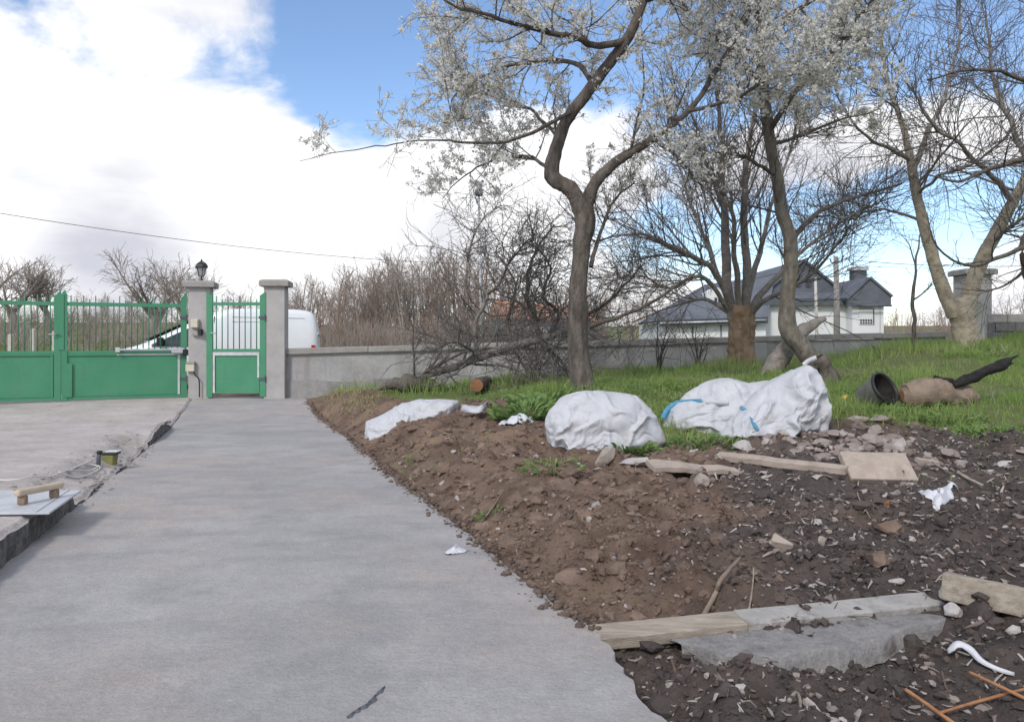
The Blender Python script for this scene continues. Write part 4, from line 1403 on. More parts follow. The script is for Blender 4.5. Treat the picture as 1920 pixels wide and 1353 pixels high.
tree('fallen_tree', 'fallen grey tree lying along the wall with a tangle of twigs', b7, L7, 'bark_grey', 'twig_grey', LV7, np.random.default_rng(27), trunk_lines=2, extra='bark_dark', cat='fallen tree', rough=.14)

# bare shrubs in front of the wall
for px, py, d, sc, lab, sd in ((1235, 712, 14.2, 1.0, 'low bare shrub before the wall, between the plum and the pollarded tree', 5), (1310, 705, 14.8, .8, 'small bare shrub before the wall, close left of the pollarded tree', 6), (1010, 735, 13.4, .9, 'bare twiggy shrub under the fallen tree, left of the plum trunk', 8)):
    p = W(px, py, d)
    zb = float(gz(p[0], d))
    gg = np.random.default_rng(sd)
    ln = []
    for k in range(7):
        a, ll = gg.uniform(-1.0, 1.0), gg.uniform(.7, 1.3) * sc
        Q = np.array([(p[0] + gg.normal() * .04, d + gg.normal() * .04, zb - .05), (p[0] + a * .2 * sc, d + gg.normal() * .15, zb + ll * .5), (p[0] + a * .55 * sc, d + gg.normal() * .3, zb + ll * .9)])
        q4 = smooth_line(np.hstack([Q, np.array([[.014], [.01], [.004]])]), 14)
        ln.append((q4[:, :3], q4[:, 3]))
    tree('shrub', lab, (p[0], d, zb), ln, 'twig', 'twig', [dict(per=6, tmin=.25, ang=45, length=.5, npts=6, rise=.05, wob=.2, rr=.6, sides=3, rmin=.004), dict(per=3, tmin=.2, ang=45, length=.22, npts=4, rise=.02, wob=.2, rr=.6, sides=3, rmin=.003)], gg, cat='shrub', rough=0, sides=6)

# ------------------------------------------------------------------ background trees beyond the lane
def far_tree(g, h, spread, stems, thick):
    """Bare tree of unit placement: trunk lines and twig sets about the origin."""
    lines = []
    if stems == 1:
        P = np.array([(0, 0, -.3, thick), (g.normal() * .1, g.normal() * .1, h * .25, thick * .8), (g.normal() * .3, g.normal() * .3, h * .6, thick * .4), (g.normal() * .4, g.normal() * .4, h, .02)])
        q = smooth_line(P, 20)
        lines.append((q[:, :3], np.maximum(q[:, 3], .015)))
    for k in range(5 if stems == 1 else stems):
        a = g.uniform(0, 6.28)
        z0 = h * g.uniform(.12, .45) if stems == 1 else -.2
        e = spread * g.uniform(.5, 1)
        hh = h * g.uniform(.65, 1.0)
        P = np.array([(0 if stems == 1 else g.normal() * .3, 0 if stems == 1 else g.normal() * .3, z0, thick * .55), (math.cos(a) * e * .5, math.sin(a) * e * .5, z0 + (hh - z0) * .45, thick * .35), (math.cos(a) * e, math.sin(a) * e, hh, .02)])
        q = smooth_line(P, 20)
        lines.append((q[:, :3], np.maximum(q[:, 3], .015)))
    return lines


def place_far(name, label, px, d, top, spread, stems, thick, sd, lv, group=None):
    x = (px - 960) / F * d
    zb = float(gz(x, d))
    h = CZ - (top - 640) * d / F - zb
    gg = np.random.default_rng(sd)
    ln = [(P + np.array([x, d, zb]), r) for P, r in far_tree(gg, h, spread, stems, thick)]
    return tree(name, label, (x, d, zb), ln, 'twig_far', 'twig_far', lv, gg, rough=0, sides=6, group=group)


LVF = [dict(per=11, tmin=.2, ang=42, length=2.0, npts=6, rise=.12, wob=.16, rr=.45, sides=3, rmin=.022), dict(per=7, tmin=.15, ang=42, length=1.0, npts=5, rise=.05, wob=.2, rr=.6, sides=3, rmin=.014)]
for i, (px, d, top, spr, st, th, sd, lab) in enumerate((
        (20, 44, 498, 2.0, 1, .22, 201, 'bare round-crowned tree beyond the field at the far left'),
        (85, 46, 512, 1.6, 1, .18, 202, 'smaller bare tree just right of the leftmost field tree'),
        (290, 42, 502, 2.2, 1, .24, 203, 'bare spreading orchard tree seen left of the lantern'),
        (345, 48, 520, 1.4, 1, .18, 204, 'bare tree directly behind the lantern pillar'),
        (625, 58, 516, 1.6, 5, .16, 205, 'multi-stemmed bare tree above the rear of the van'),
        (690, 62, 522, 1.5, 4, .16, 206, 'short bare tree between the van and the tall wood'),
        (745, 60, 492, 1.9, 5, .18, 207, 'bare tree at the left end of the tall wood'),
        (800, 58, 462, 2.2, 5, .2, 208, 'tallest bare tree of the wood, under the grey cloud'),
        (855, 60, 472, 2.0, 5, .2, 209, 'bare tall tree just left of the street lamp'))):
    place_far('background_tree', lab, px, d, top, spr, st, th, sd, LVF, 'bare trees beyond the lane')


def brush(name, label, spans, seed, per_m, group=None):
    """Far thicket that reads as one mass: upright twigs with side shoots."""
    g = np.random.default_rng(seed)
    Ps, Rs, T = [], [], []
    for px0, px1, d0, d1, top0, top1, n, tn in spans:
        u = g.uniform(0, 1, n)
        d = g.uniform(d0, d1, n)
        px = px0 + (px1 - px0) * u
        x = (px - 960) / F * d
        zb = gz(x, d)
        top = top0 + (top1 - top0) * u + 14 * fbm(px * .05, 3.1, 0, 3, seed)
        h = (CZ - (top - 640) * d / F - zb) * g.uniform(.45, 1.05, n)
        h = np.maximum(h, .5)
        lean = g.normal(size=(n, 2)) * .12 * h[:, None]
        t = np.linspace(0, 1, 5)[None, :, None]
        base = np.stack([x, d, zb - .1], 1)[:, None]
        P = base + t * np.concatenate([lean, h[:, None]], 1)[:, None] + g.normal(size=(n, 5, 3)) * .07 * t
        r = np.maximum(.030 * (1 - .8 * np.linspace(0, 1, 5))[None] * g.uniform(.5, 1.3, (n, 1)), .009)
        Ps.append(P)
        Rs.append(r)
    P, Rr = np.concatenate(Ps), np.concatenate(Rs)
    C, CR = grow(P, Rr, 7, .2, 38, 1.2, 4, .10, .18, .6, g, rmin=.010)
    o = link(name, twig_mesh([(P, Rr, 3), (C, CR, 3)]), MAT['twig_far'])
    return tag(o, label, 'thicket', kind='stuff')



def wood(name, label, spots, seed):
    """Far wood that reads as one mass: many bare trees and bushes of a few habits joined together."""
    g = np.random.default_rng(seed)
    protos = []
    for k in range(7):
        st = (1, 4, 1, 6, 5, 3, 7)[k]
        ln = far_tree(g, 1.0 * 8, (2.0, 1.8, 2.6, 1.6, 2.2, 1.5, 2.4)[k], st, .17)
        ln = [(resample(P, 9), np.interp(np.linspace(0, 1, 9), np.linspace(0, 1, len(r)), r)) for P, r in ln]
        P = np.array([l[0] for l in ln])
        Rr = np.array([l[1] for l in ln])
        A1, R1 = grow(P, Rr, 11, .15, 42, 2.4, 6, .10, .16, .5, g, rmin=.024)
        A2, R2 = grow(A1, R1, 4, .15, 42, 1.3, 4, .05, .2, .6, g, rmin=.015)
        V0, F0 = tubes(P, Rr, 5)
        V1, F1 = tubes(A1, R1, 3)
        V2, F2 = tubes(A2, R2, 3)
        protos.append((np.vstack([V0, V1, V2]), np.vstack([F0, F1 + len(V0), F2 + len(V0) + len(V1)])))
    Vs, Fs, Ts, n0 = [], [], [], 0
    for px0, px1, d0, d1, top0, top1, n, tn in spots:
        for k in range(n):
            u = (k + g.uniform(0, 1)) / n
            d = g.uniform(d0, d1)
            px = px0 + (px1 - px0) * u
            x = (px - 960) / F * d
            zb = float(gz(x, d))
            h = (CZ - (top0 + (top1 - top0) * u - 640) * d / F - zb) * g.uniform(.82, 1.12)
            h = max(h, 1.2)
            V, Fq = protos[g.integers(0, len(protos))]
            a = g.uniform(0, 6.28)
            sx = h / 8.5 * g.uniform(.85, 1.3)
            Q = np.stack([(V[:, 0] * math.cos(a) - V[:, 1] * math.sin(a)) * sx + x, (V[:, 0] * math.sin(a) + V[:, 1] * math.cos(a)) * sx + d, V[:, 2] * h / 8.5 + zb], 1)
            Vs.append(Q)
            Fs.append(Fq + n0)
            Ts.append(np.full(len(Q), float(np.clip(tn + g.normal(0, .25), 0, 1))))
            n0 += len(Q)
    o = link(name, new_mesh(name, np.vstack(Vs), np.vstack(Fs), True, np.concatenate(Ts)), MAT['twig_far'])
    return tag(o, label, 'wood', kind='stuff')


wood('far_wood', 'grey-brown bare wood massed behind the lane', [
    (-120, 560, 50, 62, 552, 545, 26, .2), (-120, 400, 38, 44, 578, 585, 13, .3), (530, 720, 50, 66, 526, 508, 15, .2), (690, 900, 52, 64, 480, 455, 17, .15), (590, 900, 40, 50, 596, 575, 14, .75), (880, 1250, 66, 86, 500, 540, 12, .1), (1110, 1430, 70, 90, 540, 560, 8, .2), (900, 1130, 40, 50, 560, 590, 7, .3)], 301)
wood('far_wood', 'brown thicket low on the horizon right of the white house', [(1630, 1800, 60, 85, 572, 565, 9, .6), (1780, 2060, 50, 80, 562, 548, 10, .4)], 302)
brush('undergrowth', 'brown undergrowth along the foot of the far wood', [(540, 900, 40, 58, 606, 600, 550, 1), (-120, 420, 34, 42, 612, 612, 260, 0), (-120, 560, 46, 56, 602, 600, 350, 0), (1640, 2050, 55, 75, 596, 590, 200, 0)], 303, 0)

# tangled hedge just outside the wall behind the fallen tree
def hedge():
    g = np.random.default_rng(311)
    n = 420
    px = g.uniform(870, 1130, n)
    d = g.uniform(17.6, 20.5, n)
    x = (px - 960) / F * d
    zb = gz(x, d)
    h = g.uniform(.9, 3.0, n) * (.6 + .4 * np.sin((px - 870) / 260 * math.pi))
    t = np.linspace(0, 1, 7)[None, :, None]
    bend = g.normal(size=(n, 2)) * .30 * h[:, None]
    P = np.stack([x, d, zb - .1], 1)[:, None] + np.concatenate([bend[:, None] * t ** 1.6, h[:, None, None] * t], 2) + g.normal(size=(n, 7, 3)) * .06 * t
    r = np.maximum(.013 * (1 - .75 * np.linspace(0, 1, 7))[None] * g.uniform(.5, 1.4, (n, 1)), .004)
    C, CR = grow(P, r, 7, .2, 50, .7, 5, .04, .25, .6, g, rmin=.004)
    o = link('hedge', twig_mesh([(P, r, 4), (C, CR, 3)]), MAT['twig_grey'])
    tag(o, 'tangled bare hedge just outside the wall behind the fallen tree', 'hedge', kind='stuff')


hedge()

# ------------------------------------------------------------------ white sacks
def sack(label, outline, d, front, back, seed, folds=.03, cx=None, cy=None, gran=1.0, dirv=(1.0, .35), lump=1.0, slack=.12):
    O = np.array(outline, float)
    c = O.mean(0) if cx is None else np.array((cx, cy), float)
    O = resample(np.vstack([O, O[:1]]), 221)[:-1]
    # round the polygon off a little
    k = np.array([1, 2, 3, 2, 1]) / 9
    O = sum(np.roll(O, s, 0) * w_ for s, w_ in zip((-2, -1, 0, 1, 2), k))
    base = W(c[0], c[1], d)
    zb = float(surf(base[0], d)) - .02
    root = thing('sack', label, 'sack', (base[0], d, zb), 0, 'white woven sacks on the soil bank')
    # concentric grid over the outline, front and back sheets sewn along the rim
    G = 84
    uu = np.linspace(-1, 1, G)
    U, Vv = np.meshgrid(uu, uu)
    dx = U * np.sqrt(1 - Vv ** 2 / 2)
    dy = Vv * np.sqrt(1 - U ** 2 / 2)
    rad = np.sqrt(dx ** 2 + dy ** 2)
    th = np.arctan2(dy, dx)
    oc = O - c
    ot = np.arctan2(oc[:, 1], oc[:, 0])
    od = np.sort(ot)
    orr = np.hypot(oc[:, 0], oc[:, 1])[np.argsort(ot)]
    reach = np.interp(th, od, orr, period=2 * math.pi)
    PXX, PYY = c[0] + np.cos(th) * reach * rad, c[1] + np.sin(th) * reach * rad
    sheets = []
    for side, T in ((-1, front), (1, back)):
        r = np.clip(rad, 0, 1)
        X = (PXX - 960) / F * d
        Z = CZ - (PYY - 640) / F * d
        low = np.clip((PYY - c[1]) / (O[:, 1].max() - c[1]), 0, 1)
        Y = d + side * T * ((1 - r ** 2.6) ** .62 + .35 * low * (1 - r ** 3))
        sheets.append(np.stack([X, Y, Z], -1))
    V = np.stack(sheets)                    # (2, G, G, 3)
    X, Y, Z = V[..., 0], V[..., 1], V[..., 2]
    wx = X + .18 * fbm(X * 2.3, Z * 2.3, Y * 2, 3, seed)
    wz = Z + .18 * fbm(X * 2.3 + 9, Z * 2.3, Y * 2, 3, seed + 5)
    u_ = (wx * dirv[0] + wz * dirv[1])
    v_ = (-wx * dirv[1] + wz * dirv[0])
    cre = 1 - np.abs(fbm(u_ * 2.2 * gran, v_ * 5.0 * gran, Y * 2.5, 2, seed + 11))
    slump = fbm(X * 2.6, Z * 2.6, Y * 2.6, 3, seed + 17)
    amp = folds * 1.2 * (cre ** 3 - .4) + .035 * lump * slump
    fade = np.clip((1 - rad) * 6, .12, 1)[None]
    cw = np.array([base[0], d, CZ - (c[1] - 640) / F * d])
    dirn = unit(np.stack([(X - cw[0]) * .7, (Y - d) * 1.6, (Z - cw[2]) * .9 + .05], -1))
    V = V + dirn * (amp * fade)[..., None]
    # weld the rim
    idx0 = np.arange(G * G).reshape(G, G)
    idx1 = idx0 + G * G
    rim_ = np.ones((G, G), bool)
    rim_[1:-1, 1:-1] = False
    remap = np.arange(2 * G * G)
    remap[idx1[rim_]] = idx0[rim_]
    q0 = np.stack([idx0[:-1, :-1], idx0[:-1, 1:], idx0[1:, 1:], idx0[1:, :-1]], -1).reshape(-1, 4)
    q1 = remap[(q0 + G * G)[:, ::-1]]
    used = np.unique(remap)
    comp = np.full(2 * G * G, -1)
    comp[used] = np.arange(len(used))
    q0, q1 = comp[q0], comp[q1]
    P0 = V.reshape(-1, 3)[used]
    Q = np.vstack([q0, q1])
    # relax a slightly oversized cloth over the filling so that it buckles into wrinkles
    E = np.vstack([Q[:, [0, 1]], Q[:, [1, 2]], Q[:, [2, 3]], Q[:, [3, 0]], Q[:, [0, 2]], Q[:, [1, 3]]])
    E = np.unique(np.sort(E, 1), axis=0)
    i_, j_ = E[:, 0], E[:, 1]
    nv = len(P0)
    gg = np.random.default_rng(seed)
    cdir = unit(np.array([-dirv[1], .25, dirv[0]]))
    ex = slack + 1.0 * slack * fbm(P0[:, 0] * 2.5, P0[:, 1] * 2.5, P0[:, 2] * 2.5, 2, seed + 31)
    L0 = np.linalg.norm(P0[i_] - P0[j_], axis=1) * (1 + .5 * (ex[i_] + ex[j_]) * (.15 + 1.5 * ((P0[j_] - P0[i_]) @ cdir / (np.linalg.norm(P0[j_] - P0[i_], axis=1) + 1e-9)) ** 2))
    n0 = dirn.reshape(-1, 3)[used]
    P = P0 + n0 * (.03 * fbm((P0 @ np.array([dirv[0], .1, dirv[1]])) * 2.2, (P0 @ cdir) * 6.5, P0[:, 1] * 2, 2, seed + 41))[:, None] + gg.normal(size=P0.shape) * .001
    cnt = np.bincount(i_, minlength=nv) + np.bincount(j_, minlength=nv)
    rim_v = np.zeros(nv, bool)
    rim_v[comp[idx0[rim_]]] = True
    for it in range(220):
        dlt = P[j_] - P[i_]
        ln_ = np.linalg.norm(dlt, axis=1) + 1e-9
        cor = dlt * (.5 * (ln_ - L0) / ln_)[:, None]
        acc = np.stack([np.bincount(i_, cor[:, k], nv) - np.bincount(j_, cor[:, k], nv) for k in range(3)], 1)
        P = P + 1.6 * acc / cnt[:, None]
        # resist sharp bending by easing toward the neighbours' mean
        if it % 3 == 0:
            mean = np.stack([np.bincount(i_, P[j_, k], nv) + np.bincount(j_, P[i_, k], nv) for k in range(3)], 1) / cnt[:, None]
            P = P + .045 * (mean - P)
        P[:, 2] -= .0004
        dv = P - P0
        s_ = (dv * n0).sum(1)
        lo_, hi_ = np.where(rim_v, -.015, -.02), np.where(rim_v, .02, .085)
        P = P + n0 * (np.clip(s_, lo_, hi_) - s_)[:, None]
    # sharp crease lines pressed into the cloth
    q1_ = fbm(P[:, 0] * 3.2 + .5 * slack, P[:, 1] * 3.2, P[:, 2] * 3.2, 2, seed + 51)
    q2_ = fbm(P[:, 0] * 6.5, P[:, 1] * 6.5, P[:, 2] * 6.5 + 4, 2, seed + 53)
    sharp = .022 * np.clip(1 - np.abs(q1_) * 5, 0, 1) - .016 * np.clip(1 - np.abs(q2_) * 5, 0, 1)
    P = P + n0 * (sharp * np.where(rim_v, .2, 1))[:, None]
    loc = np.array([base[0], d, zb])
    me = new_mesh('sack', P - loc, Q)
    o = link('cloth', me, MAT['bag'], root)
    sm = o.modifiers.new('smooth', 'SUBSURF')
    sm.levels = sm.render_levels = 1
    fr = P[comp[idx0.ravel()]]

    def on_front(px, py):
        p = W(px, py, d - front * .6)
        for _ in range(3):
            dist = (fr[:, 0] - p[0]) ** 2 + (fr[:, 2] - p[2]) ** 2
            y = fr[np.argmin(dist), 1]
            p = W(px, py, y)
        return p - loc + np.array([0, -.012, 0])

    def strap(pts, w_, mat='strap', name='strap'):
        L = smooth_line(np.array([on_front(*p) for p in pts]), 30)
        T_ = unit(np.gradient(L, axis=0))
        up = unit(np.cross(T_, np.array([0, -1.0, 0])))
        Vv = []
        for s, yo in ((-1, 0), (1, 0), (1, .012), (-1, .012)):
            Vv.append(L + up * s * w_ / 2 + np.array([0, yo, 0]))
        Vv = np.stack(Vv, 1)
        k = len(L)
        id_ = np.arange(k * 4).reshape(k, 4)
        jd = np.roll(id_, -1, 1)
        link(name, new_mesh(name, Vv.reshape(-1, 3), [np.stack([id_[:-1], jd[:-1], jd[1:], id_[1:]], -1).reshape(-1, 4), id_[[0, -1]]]), MAT[mat], root)
    return root, strap, loc


A, _, aloc = sack('flattened white sack half buried in the brown soil bank by the path',
      [(683, 803), (686, 776), (712, 768), (745, 757), (785, 745), (830, 741), (856, 742), (855, 760), (866, 768), (874, 780), (845, 790), (800, 800), (760, 806), (730, 812), (700, 818), (687, 816)],
      9.45, .34, .35, 71, .045, 775, 782, 1.0, (1, -.32))
fl_ = [np.array(hit(px, py)) for px, py in ((866, 778), (882, 782), (898, 783), (906, 778), (914, 770))]
L = smooth_line(np.array(fl_), 14) + np.array([0, 0, .07])
Vv = []
for i, p in enumerate(L):
    w_ = .10 * (1 - .5 * i / 13)
    Vv += [p + (0, -w_, -.02), p + (0, -w_ * .3, .03 + .015 * math.sin(i)), p + (0, w_ * .4, .01), p + (0, w_, .035)]
id_ = np.arange(len(Vv)).reshape(14, 4)
fo = link('torn_flap', new_mesh('flap', np.array(Vv) - aloc, np.stack([id_[:-1, :-1], id_[:-1, 1:], id_[1:, 1:], id_[1:, :-1]], -1).reshape(-1, 4)), MAT['bag'], A)
so = fo.modifiers.new('solid', 'SOLIDIFY')
so.thickness = .012

sack('plump rounded white sack standing alone at the middle of the bank',
     [(1022, 795), (1024, 768), (1038, 749), (1064, 733), (1100, 727), (1150, 729), (1186, 731), (1206, 745), (1226, 762), (1242, 786), (1250, 806), (1232, 820), (1192, 826), (1162, 846), (1130, 852), (1100, 842), (1068, 828), (1045, 822), (1027, 812)],
     6.3, .36, .35, 72, .035, 1132, 788, .9, (.5, 1), 1.0, .11)
_, strapC, _ = sack('low slumped white sack with a blue strap, next to the plump sack',
     [(1240, 782), (1254, 757), (1288, 729), (1328, 710), (1356, 704), (1400, 712), (1436, 702), (1462, 720), (1462, 770), (1430, 800), (1380, 812), (1320, 816), (1270, 818), (1246, 806)],
     7.25, .38, .4, 73, .05, 1345, 765, 1.0, (1, .1), 1.0, .12)
strapC([(1243, 784), (1252, 768), (1268, 757), (1290, 754), (1316, 753)], .055)
strapC([(1318, 753), (1340, 754), (1366, 755)], .045, 'bag', 'strap')
_, strapD, _ = sack('tall propped-up crumpled white sack, rightmost of the four',
     [(1340, 800), (1366, 768), (1408, 738), (1448, 712), (1480, 691), (1504, 680), (1524, 685), (1538, 712), (1546, 762), (1540, 792), (1514, 806), (1470, 806), (1446, 818), (1420, 808), (1385, 806)],
     6.85, .34, .42, 74, .07, 1470, 760, 1.0, (.45, 1), 1.6, .17)
strapD([(1388, 762), (1404, 776), (1412, 792), (1420, 806)], .03)
strapD([(1506, 684), (1516, 676), (1530, 670)], .04, 'bag', 'strap')

# ------------------------------------------------------------------ loose things
_ico = {}


def ico(sub):
    if sub not in _ico:
        bm = bmesh.new()
        bmesh.ops.create_icosphere(bm, subdivisions=sub, radius=1)
        _ico[sub] = (np.array([v.co[:] for v in bm.verts]), np.array([[v.index for v in f.verts] for f in bm.faces]))
        bm.free()
    return _ico[sub]


def stone(name, label, px, py, wpx, hpx, mat, seed, depth=None, cat='stone', group=None, rot=0.0, angular=.35, sub=3):
    p = hit(px, py)
    s = p[1] / F
    V, Fc = ico(sub)
    g = np.random.default_rng(seed)
    o = g.uniform(0, 40, 3)
    r = 1 + angular * fbm(V[:, 0] * 1.1 + o[0], V[:, 1] * 1.1 + o[1], V[:, 2] * 1.1 + o[2], 3, seed)
    Q = V * r[:, None]
    # flat facets
    for _ in range(9):
        n = unit(g.normal(size=3))
        dlim = g.uniform(.45, .85)
        ex = np.maximum(Q @ n - dlim, 0)
        Q = Q - ex[:, None] * n
    a, c = wpx * s / 2, hpx * s / 2
    b = depth / 2 if depth else a * .7
    Q = Q * np.array([a, b, c]) * 1.12
    cr, sr = math.cos(rot), math.sin(rot)
    Q = np.stack([Q[:, 0] * cr - Q[:, 2] * sr, Q[:, 1], Q[:, 0] * sr + Q[:, 2] * cr], 1)
    ob = link(name, new_mesh(name, Q, Fc, False), MAT[mat])
    ob.location = (p[0], p[1] + b * .5, p[2] + c * .55)
    return tag(ob, label, cat, group)


for row in (
        ('stone', 'flat pale stone leaning at the left end of the split slab', 1138, 872, 52, 34, 'stone', 1, .10, .5),
        ('stone', 'flat white stone flake beside the leaning pale stone', 1186, 874, 60, 16, 'stone_white', 2, .2, .15),
        ('stone', 'pointed tan stone standing below the split slab', 1315, 915, 34, 32, 'stone', 3, .10, .8),
        ('stone', 'pale angular slab fragment under the strapped sack', 1398, 846, 44, 22, 'stone_white', 4, .2, .1),
        ('stone', 'small grey chip upright behind the split slab', 1297, 855, 12, 14, 'stone_white', 5, .03, .7),
        ('stone', 'tan boulder on the rubble heap left of the log', 1647, 820, 28, 24, 'stone', 6, .2, .0),
        ('stone', 'grey boulder at the grass edge below the bucket', 1660, 795, 40, 20, 'stone', 7, .2, .0),
        ('stone', 'wide mossy stone at the grass edge under the bucket', 1610, 792, 50, 18, 'stone', 8, .2, .0),
        ('stone', 'flat broken tan tile lying in dark soil', 1470, 1035, 48, 40, 'wood_tan', 9, .10, .2),
        ('stone', 'rounded brown clod above the concrete spill', 1652, 1068, 44, 40, 'clod', 10, .13, .0),
        ('stone', 'dark earth clod in the middle of the black soil', 1672, 1008, 40, 34, 'clod', 11, .15, .0),
        ('stone', 'knobbly pale lump on top of the plank', 1775, 1128, 22, 38, 'stone_white', 12, .05, .2),
        ('stone', 'knobbly pale lump at the foot of the plank', 1792, 1158, 26, 32, 'stone_white', 13, .05, .1),
        ('stone', 'small orange brick chip in the black soil', 1666, 948, 14, 13, 'log_orange', 14, .04, .1),
        ('stone', 'round white pebble in the black soil', 1534, 983, 16, 14, 'stone_white', 15, .05, .0),
        ('stone', 'white elongated pebble right of the earth clods', 1711, 1014, 17, 9, 'stone_white', 16, .03, -.2),
        ('stone', 'light grey wedge stone near the bottom edge', 1388, 1295, 26, 14, 'stone_white', 17, .04, .2),
        ('stone', 'cream stone beside the curl at the bottom edge', 1513, 1322, 14, 17, 'stone', 18, .03, .0),
        ('stone', 'oval grey stone left of the rusty rods', 1789, 1318, 26, 15, 'stone', 19, .04, .0),
        ('stone', 'flat light stone below the far grass edge at the right', 1885, 875, 34, 12, 'stone_white', 20, .06, .2),
        ('stone', 'pale stone chip lying against the left side of the yard step', 312, 801, 18, 10, 'stone_white', 21, .12, .0),
        ('stone', 'wide grey stone chip at the right picture edge', 1905, 1190, 22, 20, 'stone_white', 22, .04, .3),
        ('stone', 'pale pebble on the brown bank below the flattened sack', 851, 852, 12, 10, 'stone_white', 23, .06, .0),
        ('stone', 'reddish stone at the toe of the log heap', 1545, 835, 36, 18, 'stone', 24, .15, .1),
        ('stone', 'broken pale stone piled left of the tan slab', 1500, 850, 42, 16, 'stone', 25, .12, .3),
        ('stone', 'pale stone at the path edge nearest the paper scrap', 863, 990, 18, 9, 'stone_white', 26, .05, .0),
        ('stone', 'jagged light tan chip next to the white round pebble', 1541, 1022, 24, 20, 'stone', 27, .03, .6),
        ('stone', 'crumpled grey-white stone left of the beam end', 1680, 1098, 28, 14, 'stone_white', 28, .06, .1)):
    nm, lab, px, py, w_, h_, mt, sd, dp, rt = row
    stone(nm, lab, px, py, w_, h_, mt, sd, dp, rot=rt, cat='clod' if mt == 'clod' else 'stone')


def bar_between(name, label, a, b, w_, h_, mat, cat, roll=0.0, tap=1.0, parent=None, bevel=.004, sink=0.0, warp=0.0, seed=0):
    """Timber from a to b (top centre line), w wide, h thick."""
    a, b = np.asarray(a, float), np.asarray(b, float)
    L_ = np.linalg.norm(b - a)
    x = (b - a) / L_
    y = unit(np.cross(np.array([0, 0, 1.0]), x))
    z = np.cross(x, y)
    y, z = y * math.cos(roll) + z * math.sin(roll), -y * math.sin(roll) + z * math.cos(roll)
    n = 22
    V = []
    for k in range(n):
        t = k / (n - 1)
        ww = w_ * (1 + (tap - 1) * t)
        jit = warp * fbm(np.array([t * 6.0]), seed, 0, 3, seed)[0]
        c = a + x * L_ * t + z * jit
        for sy, sz in ((-.5, -1), (.5, -1), (.5, 0), (-.5, 0)):
            V.append(c + y * sy * (ww + .35 * warp * fbm(np.array([t * 11.0 + sy]), seed + 2, 0, 2, seed)[0]) + z * sz * h_)
    V = np.array(V) - a
    ii = np.arange(n * 4).reshape(n, 4)
    jj = np.roll(ii, -1, 1)
    me = new_mesh(name, V, [np.stack([ii[:-1], ii[1:], jj[1:], jj[:-1]], -1).reshape(-1, 4), np.array([ii[0], ii[-1][::-1]])], False)
    o = link(name, me, MAT[mat], parent)
    o.location = a
    if bevel:
        bv = o.modifiers.new('bevel', 'BEVEL')
        bv.width = bevel
        bv.segments = 2
        bv.limit_method = 'ANGLE'
    return tag(o, label, cat) if parent is None else o


# formwork plank and the concrete spilt against it
pa = np.array([(1092 - 960) / F * 2.74, 2.74, .066])
pb = np.array([(1852 - 960) / F * 3.12, 3.12, .088])
pm = pa + (pb - pa) * .36
pl = thing('formwork_plank', 'long pale formwork plank between the path and the dark soil', 'plank', pa)
q = bar_between('clean_end', None, pa, pm, .115, .045, 'plank', 'plank', .10, parent=pl, warp=.001, seed=3)
q.location = (0, 0, 0)
q = bar_between('cement_coated_length', None, pm + (.001, 0, .001), pb, .120, .05, 'plank_grey', 'plank', .10, parent=pl, warp=.002, seed=4)
q.location = pm - pa
# spill
n1, n2 = 90, 26
SV = []
for i in range(n1):
    t = i / (n1 - 1)
    b0 = pa + (pb - pa) * (.17 + .62 * t) + np.array([.02, -.055, -.030])
    wdt = .09 + .15 * float(sstep(0, .12, t)) * (1 - .8 * float(sstep(.45, 1, t))) + .012 * fbm(np.array([t * 14.0]), 1, 0, 4, 91)[0]
    if t < .2:
        wdt *= .3 + .7 * t / .2
    for j in range(n2):
        u = j / (n2 - 1)
        x = b0[0] + .05 * u
        y = b0[1] - wdt * u
        zt_ = float(ground(x, y)) + .005
        z = b0[2] * (1 - u) + (zt_ + .013) * u + .004 * fbm(np.array([x * 9]), y * 9, 0, 4, 93)[0]
        z = z - .07 * sstep(.86, 1.0, u) + .005 * fbm(np.array([x * 14]), y * 14, 0, 3, 95)[0] * sstep(.4, .9, u)
        SV.append((x, y, z))
ii = np.arange(n1 * n2).reshape(n1, n2)
SV = np.array(SV)
o = link('concrete_spill', new_mesh('concrete_spill', SV - pa, np.stack([ii[:-1, :-1], ii[:-1, 1:], ii[1:, 1:], ii[1:, :-1]], -1).reshape(-1, 4)[:, ::-1]), MAT['spill'])
o.location = pa
tag(o, 'smooth grey concrete spilt along the front of the formwork plank', 'concrete spill')

ba = np.array([(1770 - 960) / F * 2.98, 2.98, CZ - (1072 - 640) * 2.98 / F])
bb = np.array([(2150 - 960) / F * 2.60, 2.60, CZ - (1150 - 640) * 2.60 / F])
bar_between('timber_beam', 'squared pale timber beam running out at the right edge', ba, bb, .075, .10, 'plank', 'beam', -.15, warp=.0015, seed=6)

h1 = hit(1600, 908)
sl_ = thing('fibre_slab', 'thick tan rectangular slab tilted up in the rubble', 'slab', h1)
M = Matrix.Rotation(R(40), 4, 'X') @ Matrix.Rotation(R(2), 4, 'Y')
MB().box(-.01, .43, 0, .235, -.055, 0, Matrix.Translation((0, .0, .03)) @ M).build('slab_body', MAT['wood_tan'], sl_, bevel=.008)
a_, b_ = hit(1345, 862) + (0, 0, .05), hit(1588, 893) + (0, 0, .06)
bar_between('plank', 'grey-tan plank lying left of the tilted slab', a_, b_, .10, .045, 'wood_tan', 'plank', .15, .85, warp=.004, seed=8)
a_, b_ = hit(1222, 884) + (0, .05, .045), hit(1382, 893) + (0, 0, .05)
bar_between('split_slab', 'flat split tan board with pointed right end on the soil', a_, b_, .20, .035, 'wood_tan', 'board', .12, .45, warp=.006, seed=9)
a_, b_ = hit(1722, 868) + (0, 0, .03), hit(1762, 872) + (0, 0, .03)
